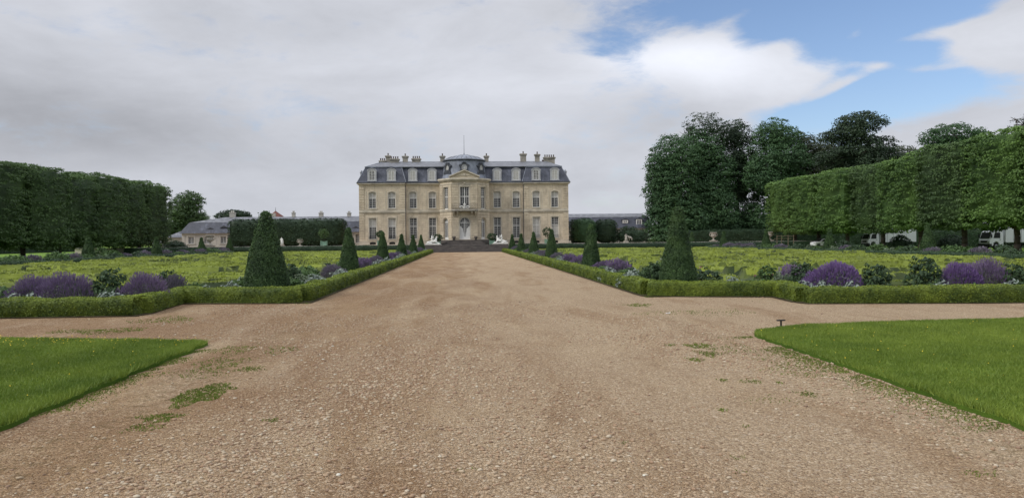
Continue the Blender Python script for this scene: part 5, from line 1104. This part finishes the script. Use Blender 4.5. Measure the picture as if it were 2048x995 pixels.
# ------------------------------------------------------------------ side buildings
def longroof(name, x0, x1, Y, dep, z0, ze, zb, zr, hipl, hipr, label, wins, eyes=(), chims=(), bigd=()):
    B = empty(name, ((x0+x1)/2, Y, z0)); tag(B, label, 'building')
    m = MB(); hs = [(w-x0, 1.05, zb_, zt_, 0) for w, zb_, zt_ in wins]; wl = wall_holes(x1-x0, z0, ze, hs); wl.box(0, .3, .78, dep, z0, ze); wl.box(x1-x0-.3, x1-x0, .78, dep, z0, ze); wl.box(.3, x1-x0-.3, dep-.3, dep, z0, ze)
    o = wl.build('wall', M['render'], B); loc(o, x0, Y, 0); q = MB()
    for h in hs: surround(q, h[0], h[1], h[2], h[3], 0, .3, .04)
    x = .0; q.box(0, .55, -.05, .01, z0, ze-.25); q.box(x1-x0-.55, x1-x0, -.05, .01, z0, ze-.25); q.box(0, x1-x0, -.12, .01, ze-.24, ze); q.box(.56, x1-x0-.56, -.07, .01, z0, z0+.4)
    for a, b in zip(sorted(w[0] for w in wins)[:-1], sorted(w[0] for w in wins)[1:]):
        if b-a > 3: q.box((a+b)/2-x0-.2, (a+b)/2-x0+.2, -.04, .01, z0+.41, ze-.25)
    q.build('stone_trim', M['trimgrey'], o)
    for w, zb_, zt_ in wins: window(w, Y, zb_, 1.03, zt_-zb_, 0, 0, 4, 5, 0, None, B, d=.15)
    r = MB(); r.frus((x0-.4, x1+.4, Y-.4, Y+dep+.4), ze+.002, (x0-.4+hipl*.5, x1+.4-hipr*.5, Y+.9, Y+dep-.9), zb); rf = r.build('roof', M['slate'], B); loc(rf, 0, 0, 0)
    r = MB(); r.frus((x0-.45+hipl*.5, x1+.45-hipr*.5, Y+.85, Y+dep-.85), zb+.002, (x0+hipl*2.2+.3, x1-hipr*2.2-.3, Y+dep/2-.2, Y+dep/2+.2), zr); r.build('upper_roof', M['slatelight'], rf)
    for pc_, pw, yt in chims:
        cx = at(pc_, Y+dep/2); hw = pw/2/F*(Y+dep/2); zt = EYE+(481.5+(930-pc_)*.01-yt)/F*(Y+dep/2); m = MB(); m.box(cx-hw, cx+hw, Y+dep/2-.4, Y+dep/2+.4, zr-.6, zt-.5); m.box(cx-hw-.08, cx+hw+.08, Y+dep/2-.48, Y+dep/2+.48, zt-.498, zt-.36)
        m.box(cx-hw*.6, cx-hw*.15, Y+dep/2-.2, Y+dep/2+.2, zt-.358, zt); m.box(cx+hw*.15, cx+hw*.6, Y+dep/2-.2, Y+dep/2+.2, zt-.358, zt); m.build('chimney', M['render'], rf, bevel=.02)
    for e in eyes:
        cx = at(e[0], Y); m = MB(); m.add([(cx-.9, Y+.05, e[1]), (cx+.9, Y+.05, e[1]), (cx, Y+.02, e[1]+.42), (cx, Y+.8, e[1]+.42)], [(0, 1, 2), (1, 3, 2), (0, 2, 3)]); m.build('eyebrow_dormer', M['darklead'], rf)
    for px, zb_, w_, h_ in bigd:
        cx = at(px, Y); m = MB(); m.box(cx-w_/2-.15, cx+w_/2+.15, Y+.1, Y+1.4, zb_, zb_+h_+.1); m.prism_y([(cx-w_/2-.3, zb_+h_+.1), (cx+w_/2+.3, zb_+h_+.1), (cx, zb_+h_+.45)], Y+.0, Y+1.5); dd = m.build('dormer', M['slate'], rf)
        f = MB(); 
        for a, b, c_, e_ in ((-w_/2-.1, -w_/2+.08, 0, h_), (w_/2-.08, w_/2+.1, 0, h_), (-w_/2+.08, w_/2-.08, h_-.12, h_), (-w_/2+.08, w_/2-.08, 0, .1), (-.04, .04, .1, h_-.12)): f.box(cx+a, cx+b, Y+.02, Y+.098, zb_+.02+c_, zb_+.02+e_)
        for k in (1, 2, 3): f.box(cx-w_/2+.08, cx+w_/2-.08, Y+.04, Y+.09, zb_+h_*k/4-.02, zb_+h_*k/4+.02)
        f.build('dormer_window', M['white_paint'], rf)
    return B
xl = at(364, 150)
longroof('orangery_wing', xl, -19.5, 150, 9, .9, 3.65, 5.75, 6.9, 3, 0, 'long low pale building with slate mansard roof left of the mansion', [(at(p, 150), 1.65, 3.0) for p in (382, 413, 446.5, 520, 600, 700)]+[(at(716, 150), 1.5, 3.2)],
         eyes=[(421, 4.35), (448, 4.7), (712, 4.35)], chims=[(466, 10, 424), (588, 6, 424), (643, 8, 424), (699, 7, 424)])
longroof('lodge', at(322, 152), at(362, 152), 152.5, 7, .8, 2.9, 3.0, 4.6, 1.5, 0, 'small low lodge with a hipped slate roof at the far left of the long building', [(at(352, 152), 1.4, 2.4)])
longroof('stable_wing', 20, at(1296, 150), 150, 9, .9, 3.9, 6.2, 7.0, 0, 0, 'long slate-roofed building with white dormer windows right of the mansion', [(at(p, 150), 1.5, 3.2) for p in (1160, 1215, 1288)], bigd=[(1278.5, 4.5, 1.0, 1.15), (1251, 4.9, .9, .6)])
rd = empty('pavilion_tower', (at(552, 175), 175, 0)); m = MB(); m.box(-3.2, 3.2, -3.2, 3.2, 0, 6.4); m.build('wall', M['render'], rd); m = MB(); m.lathe([(3.6, 6.3), (2.6, 7.1), (1.2, 8.1), (.35, 8.7), (.1, 8.9)], 8); m.build('roof', M['redroof'], rd)
m = MB(); m.path([(0, 0, 8.6), (0, 0, 9.3), (0, 0, 9.8)], [.09, .05, .02], 6); m.build('finial', M['darklead'], rd); m = MB(); m.box(-.6, .6, -3, -2.2, 6.4, 8.3); m.build('chimney', M['render'], rd); tag(rd, 'red-roofed pyramid pavilion with finial peeping over the long roof', 'pavilion')

# ------------------------------------------------------------------ statues, urns, planters
def skin_fig(name, verts, edges, mat, parent=None, sub=2, root=0):
    me = bpy.data.meshes.new(name); me.from_pydata([v[:3] for v in verts], edges, []); o = bpy.data.objects.new(name, me); COL.objects.link(o)
    if parent: o.parent = parent
    s = o.modifiers.new('skin', 'SKIN')
    if not me.skin_vertices: me.skin_vertices.new()
    for i, v in enumerate(verts): r = v[3]; me.skin_vertices[0].data[i].radius = (r, r) if isinstance(r, (int, float)) else r
    me.skin_vertices[0].data[root].use_root = True; u = o.modifiers.new('sub', 'SUBSURF'); u.levels = sub; u.render_levels = sub; me.materials.append(M[mat]); return o
def sphinx(x, y, z, flip, label, head_up=True):
    S = empty('sphinx_statue', (x, y, 0)); f = flip
    m = MB(); m.box(-1.25, 1.25, -.45, .45, .0, z-.12); m.box(-1.35, 1.35, -.52, .52, z-.118, z); m.build('pedestal', M['urnstone'], S, bevel=.03)
    m = MB(); m.box(-1.15, 1.15, -.38, .38, z+.002, z+.14); m.build('base', M['white_stone'], S, bevel=.02)
    V = [(-.75*f, 0, .42, .26), (-.35*f, 0, .42, .22), (.15*f, 0, .48, .22), (.45*f, 0, .66, .20), (.52*f, 0, .92, .10), (.54*f, 0, 1.08, .15), (.55*f, 0, 1.22, .12),     # hip, belly, chest, shoulder, neck, head
         (-.7*f, -.22, .28, .16), (-.35*f, -.27, .22, .10), (-.15*f, -.27, .20, .07), (-.7*f, .22, .28, .16), (-.35*f, .27, .22, .10), (-.15*f, .27, .20, .07),
         (.5*f, -.16, .42, .10), (.72*f, -.17, .25, .08), (1.02*f, -.17, .20, .07), (.5*f, .16, .42, .10), (.72*f, .17, .25, .08), (1.02*f, .17, .20, .07), (-.98*f, .0, .34, .06), (-1.08*f, .12, .24, .05)]
    E_ = [(0, 1), (1, 2), (2, 3), (3, 4), (4, 5), (5, 6), (0, 7), (7, 8), (8, 9), (0, 10), (10, 11), (11, 12), (3, 13), (13, 14), (14, 15), (3, 16), (16, 17), (17, 18), (0, 19), (19, 20)]
    o = skin_fig('sphinx_body', V, E_, 'white_stone', S); o.location = (0, 0, z)
    # child astride the back
    V = [(-.25*f, 0, .72, .11), (-.22*f, 0, .92, .13), (-.20*f, 0, 1.08, .12), (-.18*f, 0, 1.2, .055), (-.15*f, 0, 1.34, .12), (-.13*f, 0, 1.44, .08), (-.1*f, -.2, .66, .08), (.05*f, -.27, .48, .055), (.1*f, -.28, .34, .05), (-.1*f, .2, .66, .08), (.05*f, .27, .48, .055), (.1*f, .28, .34, .05),
         (-.12*f, -.16, 1.06, .055), (.08*f, -.2, .95, .045), (.26*f, -.16, 1.02, .04), (-.2*f, .18, 1.08, .055), (.0*f, .26, 1.18, .045), (.2*f, .2, 1.3, .04)]
    E_ = [(0, 1), (1, 2), (2, 3), (3, 4), (4, 5), (0, 6), (6, 7), (7, 8), (0, 9), (9, 10), (10, 11), (2, 12), (12, 13), (13, 14), (2, 15), (15, 16), (16, 17)]
    o = skin_fig('child_figure', V, E_, 'white_stone', S); o.location = (0, 0, z); tag(S, label, 'statue', 'white marble groups beside the steps'); return S
sphinx(at(866, 117.5), 117.5, 1.18, 1, 'white marble reclining figure with a child on its back, left of the steps')
sphinx(at(1001, 117.5), 117.5, 1.22, -1, 'white marble reclining figure with a child on its back, right of the steps')
def statue(x, y, z0, h, label, mat='white_stone', goat=False):
    S = empty('statue', (x, y, z0)); k = h/1.8; m = MB(); m.box(-.4, .4, -.4, .4, 0, .25); m.box(-.34, .34, -.34, .34, .252, .4); m.build('pedestal', M['urnstone'], S, bevel=.02)
    V = [(0, 0, .95, .17), (.03, 0, 1.15, .15), (.0, 0, 1.38, .18), (0, 0, 1.52, .07), (.02, -.02, 1.66, .10), (.03, -.02, 1.78, .08), (-.12, 0, .8, .11), (-.13, -.05, .48, .08), (-.12, 0, .1, .06), (.12, -.02, .8, .11), (.18, -.12, .5, .08), (.16, -.02, .1, .06),
         (-.24, 0, 1.4, .07), (-.33, -.05, 1.15, .055), (-.15, -.2, 1.05, .045), (.24, 0, 1.4, .07), (.36, -.02, 1.18, .055), (.34, -.15, 1.4, .045)]
    o = skin_fig('figure', V, [(0, 1), (1, 2), (2, 3), (3, 4), (4, 5), (0, 6), (6, 7), (7, 8), (0, 9), (9, 10), (10, 11), (2, 12), (12, 13), (13, 14), (2, 15), (15, 16), (16, 17)], mat, S); o.location = (0, 0, .38); o.scale = (k, k, k)
    dr = MB(); dr.lathe([(.26, 0), (.22, .3), (.2, .6), (.14, .85)], 12, (.05, .08, .4)); dr.build('drapery', M[mat], S, True)
    if goat:
        V = [(.9, 0, .55, .2), (.55, 0, .55, .17), (.35, 0, .75, .1), (.3, 0, .88, .1), (.95, -.1, .3, .07), (.95, -.1, 0.03, .05), (.55, .1, .3, .06), (.55, .1, .03, .05), (1.0, .1, .3, .07), (1.0, .1, .03, .05)]
        o = skin_fig('animal', V, [(0, 1), (1, 2), (2, 3), (0, 4), (4, 5), (1, 6), (6, 7), (0, 8), (8, 9)], mat, S); o.location = (0, 0, .40)
    tag(S, label, 'statue'); return S
statue(at(563, 121), 121, 1.03, 1.15, 'small pale statue standing before the tall rounded hedge, left of the mansion')
statue(at(1252, 121), 121, 1.03, 1.2, 'grey stone statue with an animal at its side, before the spreading shrub', 'urnstone', True)
def urn(x, y, z0, s, label, ped=.5, full=False, mat='urnstone'):
    U = empty('garden_urn', (x, y, z0)); m = MB(); m.box(-.42*s, .42*s, -.42*s, .42*s, 0, ped-.1); m.box(-.5*s, .5*s, -.5*s, .5*s, ped-.098, ped); m.build('pedestal', M[mat], U, bevel=.02)
    m = MB(); m.lathe([(.30, 0), (.30, .08), (.12, .16), (.09, .3), (.16, .42), (.36, .58), (.42, .72), (.36, .86), (.34, 1.0), (.50, 1.1), (.54, 1.16), (.48, 1.2), (.3, 1.12)], 24, (0, 0, ped+.002)); 
    m.v = [(x_*1 if z_ < ped else x_*s, y_ if z_ < ped else y_*s, z_ if z_ < ped else ped+(z_-ped)*s) for x_, y_, z_ in m.v]; b = m.build('bowl', M[mat], U, True)
    h = MB()
    for sgn in (-1, 1): h.path([(sgn*.36*s, 0, ped+.62*s), (sgn*.58*s, 0, ped+.72*s), (sgn*.58*s, 0, ped+.95*s), (sgn*.38*s, 0, ped+.98*s)], [.04*s]*4, 6)
    h.build('handle', M[mat], U, True)
    if full:
        d = unit(rng.normal(size=(60, 3))); C = d*np.array([.42*s, .42*s, .22*s])+np.array([0, 0, ped+1.25*s]); A, t = tufts(C, d, .1, 8, .09); npmesh('planting', A, 4, t, M['bushdark'], U)
    tag(U, label, 'urn'); return U
urn(at(420, 121), 121, 1.03, 1.35, 'large stone urn on a pedestal in front of the long low building', .35)
urn(at(600, 121), 121, 1.03, .85, 'squat stone urn before the tall rounded hedge', .15, True)
urn(at(1427, 124), 124, 1.03, 1.15, 'stone urn filled with flowers under the big trees, left of a small yew cone', .3, True)
urn(at(1539, 124), 124, 1.03, 1.15, 'stone urn filled with flowers beside the wooden tree guard', .3, True)
def planter(x, y, z0, w, h, tr, th, label, mat='bush', trunk=.5):
    U = empty('planter', (x, y, z0)); m = MB(); m.box(-w/2+.04, w/2-.04, -w/2+.04, w/2-.04, .1, h-.04)
    m.build('box', M['planter'], U); m = MB()
    for sx in (-1, 1):
        for sy in (-1, 1): m.box(sx*w/2-.05, sx*w/2+.05, sy*w/2-.05, sy*w/2+.05, 0, h); m.lathe([(.02, -.05), (.055, 0), (.02, .06)], 8, (sx*w/2, sy*w/2, h+.05))
    m.box(-w/2, w/2, -w/2-.01, -w/2+.03, h-.12, h-.02); m.box(-w/2, w/2, -w/2-.01, -w/2+.03, .08, .18); m.build('corner_posts', M['planter'], U)
    P = empty('potted_tree', (x, y, z0+h-.05)); t = MB(); t.path([(0, 0, 0), (.02, 0, trunk*.6), (0, 0, trunk+tr*.6)], [.05, .045, .03], 8); t.build('trunk', M['bark'], P, True)
    d = unit(rng.normal(size=(150, 3))); C = d*(tr*(.65+.4*rng.random(150)))[:, None]*np.array([1, 1, th])+np.array([0, 0, trunk+tr*th]); A, tt = tufts(C, d, .14, 10, .13, .5); npmesh('crown', A, 4, tt, M[mat], P)
    tag(U, 'pale green square planter box '+label, 'planter'); tag(P, 'bushy potted tree in the planter box '+label, 'tree'); return U
planter(at(648, 121), 121, 1.03, .85, .82, .78, .95, 'before the tall rounded hedge left of the mansion', trunk=.55)
planter(at(760.5, 122.5), 122.5, 1.03, .8, .8, .62, .9, 'behind the third left yew cone', 'bushdark', .6)
planter(at(1095, 122.5), 122.5, 1.03, .8, .8, .75, 1.1, 'behind the fourth right yew cone', 'bushdark', .4)
planter(at(876, 119), 119, 1.08, .7, .55, .72, .8, 'behind the left marble group', 'bushdark', .1)
planter(at(984, 119), 119, 1.08, .7, .65, .72, .75, 'behind the right marble group', 'bushdark', .1)
for i, (x, y) in enumerate(((-1.75, 120.3), (1.75, 120.3), (-4.9, 122.6), (4.9, 122.6))):
    U = empty('stone_pot', (x, y, 1.86 if i < 2 else 1.55)); m = MB(); m.box(-.2, .2, -.2, .2, 0, .12); m.build('foot', M['step'], U); m = MB(); m.lathe([(.14, .12), (.24, .3), (.28, .5), (.25, .55)], 14); m.build('bowl', M['step'], U, True)
    tag(U, 'low dark stone pot %s' % ('left of the central door', 'right of the central door', 'at the left corner of the central bay', 'at the right corner of the central bay')[i], 'pot')

# ------------------------------------------------------------------ tree guard, trucks, car, small things
G_ = empty('tree_guard', (at(1570, 112), 112, 0))
for x in (-1.25, -.15, .5, 1.35):
    m = MB(); m.tube((x, 0 if x not in (-.15,) else .9, 0), (x, 0 if x not in (-.15,) else .9, 2.1), .07, .06, 7); m.build('post', M['wood'], G_)
m = MB(); m.box(-1.3, .5, -.03, .03, 1.9, 2.0); m.box(.5, 1.4, -.03, .03, 1.88, 1.98); m.box(-1.3, 1.4, .87, .93, 1.5, 1.6); m.build('rail', M['wood'], G_); tag(G_, 'wooden stake tree guard beside the stone urn, right of the mansion', 'tree guard')
sp = empty('sapling', (at(1570, 112), 112.45, 0)); m = MB(); m.path([(0, 0, 0), (.03, 0, 1.4), (0, 0, 2.2)], [.03, .025, .012], 6); m.build('trunk', M['bark'], sp); d = unit(rng.normal(size=(22, 3))); A, t = tufts(d*np.array([.3, .3, .4])+np.array([0, 0, 1.9]), d, .1, 8, .1); npmesh('crown', A, 4, t, M['bush'], sp); tag(sp, 'thin young tree inside the wooden stake guard', 'tree')
def wheel(par, x, y, r, w=.26):
    k = empty('wheel', (x, y, r), parent=par); m = MB(); m.lathe([(r*.6, -w/2), (r*.95, -w/2), (r, -w/2+.04), (r, w/2-.04), (r*.95, w/2), (r*.6, w/2)], 24); m.v = [(a, c, b) for a, b, c in m.v]; m.build('tyre', M['rubber'], k, True)
    m = MB(); m.lathe([(r*.6, -w/2+.02), (r*.3, -w/2-.02), (.05, -w/2+.02), (.05, w/2-.02), (r*.3, w/2+.02), (r*.6, w/2-.02)], 16); m.v = [(a, c, b) for a, b, c in m.v]; m.build('rim', M['metal'], k)
def truck(x, y, label, box_l=5.0, rz=0):
    """cab faces -x"""
    T = empty('box_truck', (x, y, 0), rz); m = MB()
    m.prism_y([(0, .45), (0, 1.15), (.10, 1.35), (.42, 2.2), (.62, 2.32), (1.75, 2.38), (1.8, .45), (1.25, .45), (1.15, .85), (.85, 1.0), (.55, .85), (.45, .45)], -1.0, 1.0); m.build('cab', M['truck'], T, bevel=.05)
    m = MB(); m.add([(.10, -.85, 1.38), (.10, .85, 1.38), (.40, .82, 2.12), (.40, -.82, 2.12)], [(0, 1, 2, 3)]); m.v = [(a-.03, b, c) for a, b, c in m.v]; m.build('windscreen', M['glass'], T)
    for s in (-1, 1):
        m = MB(); m.prism_y([(.48, 1.4), (1.35, 1.4), (1.35, 2.1), (.68, 2.1)], s*1.01-.006, s*1.01+.006); m.build('side_window', M['glass'], T)
        m = MB(); m.box(-.03, .04, s*.72-.16, s*.72+.16, .78, 1.0); m.build('headlight', M['lamp'], T)
        m = MB(); m.box(.1, .22, s*1.12-.07, s*1.12+.07, 1.45, 1.9); m.tube((.3, s*1.0, 1.8), (.16, s*1.12, 1.8), .02, .02, 6); m.build('mirror', M['dkplastic'], T)
        m = MB(); m.box(1.28, 1.45, s*1.015-.01, s*1.015+.01, 1.2, 1.25); m.build('door_handle', M['dkplastic'], T)
    m = MB(); m.box(-.06, .3, -1.0, 1.0, .42, .72); m.box(-.02, .0, -.6, .6, .85, 1.1); m.build('bumper', M['dkplastic'], T)
    m = MB(); m.box(1.8, 2+box_l, -.45, .45, .5, .72); m.build('chassis', M['dkplastic'], T)
    m = MB(); m.box(2.0, 2+box_l, -1.1, 1.1, .85, 3.15); m.build('cargo_box', M['truck'], T, bevel=.03)
    m = MB()
    for k in range(1, int(box_l)): m.box(2+k-.02, 2+k+.02, -1.115, 1.115, .9, 3.1)
    m.box(2.0, 2+box_l, -1.12, 1.12, .83, .9); m.build('box_trim', M['metal'], T)
    for xx in (.85, 1.2+box_l*.75):
        for s in (-.88, .88): wheel(T, xx, s, .42)
    tag(T, label, 'truck', 'white trucks under the right trees'); return T
truck(at(1729, 112), 112, 'white box truck partly hidden behind the trunks, nearer the mansion', 5.6)
truck(at(1968, 89), 89, 'white box truck near the right picture edge behind a trunk', 5.2)
C_ = empty('parked_car', (at(1645, 118), 118, 0), R(12)); m = MB()
m.prism_y([(-2.0, .35), (-2.05, .75), (-1.9, .92), (-1.0, 1.02), (-.45, 1.45), (.85, 1.5), (1.6, 1.08), (1.95, 1.0), (2.05, .6), (2.0, .35), (1.7, .35), (1.6, .62), (1.3, .7), (1.0, .62), (.92, .35), (-.9, .35), (-1.0, .62), (-1.3, .7), (-1.6, .62), (-1.7, .35)], -.82, .82); m.build('body', M['truck'], C_, bevel=.08)
for s in (-1, 1):
    m = MB(); m.prism_y([(-.85, 1.03), (-.4, 1.38), (.15, 1.41), (.15, 1.03)], s*.83-.006, s*.83+.006); m.prism_y([(.22, 1.03), (.22, 1.41), (.8, 1.41), (1.35, 1.06)], s*.83-.006, s*.83+.006); m.build('side_window', M['glass'], C_)
    m = MB(); m.box(-2.07, -1.9, s*.6-.14, s*.6+.14, .68, .84); m.build('headlight', M['lamp'], C_)
    for xx in (-1.3, 1.3): wheel(C_, xx, s*.74, .31, .2)
m = MB(); m.add([(-1.02, -.68, 1.05), (-1.02, .68, 1.05), (-.5, .62, 1.43), (-.5, -.62, 1.43)], [(0, 1, 2, 3)]); m.v = [(a-.03, b, c+.02) for a, b, c in m.v]; m.build('windscreen', M['glass'], C_); tag(C_, 'small white car parked under the trees left of the trucks', 'car')
x, y = gp(1562, 657)
K = empty('ground_stake', (x, y, .03), R(8)); m = MB(); m.box(-.085, .085, -.02, .02, .125, .15); m.build('cross_bar', M['iron'], K); m = MB(); m.box(-.013, .013, -.013, .013, 0, .124); m.build('shaft', M['iron'], K); m = MB(); m.box(-.08, .08, -.03, .03, 0, .022); m.box(.08, .28, -.02, .03, 0, .014); m.build('foot', M['iron'], K)
tag(K, 'short black iron stake shaped like a capital I at the tip of the right lawn', 'stake')
x, y = gp(1336, 627); m = MB(); m.add([(-.05, -.02, .01), (.05, -.03, .025), (.055, .03, .03), (.0, .035, .012), (-.05, .03, .02), (0, 0, .006)], [(0, 1, 5), (1, 2, 5), (2, 3, 5), (3, 4, 5), (4, 0, 5)]); m.add([(-.05, -.02, .006), (.05, -.03, .006), (.055, .03, .006), (0, .035, .006), (-.05, .03, .006)], [(0, 1, 2, 3, 4)])
o = m.build('paper_scrap', M['paper']); o.location = (x, y, .004); tag(o, 'small white scrap of paper lying on the gravel right of centre', 'litter')
# lavender-like extra things end here
for k, p in PROTO.items():
    if k not in pused:
        for ch in list(p.children): bpy.data.objects.remove(ch)
        bpy.data.objects.remove(p)
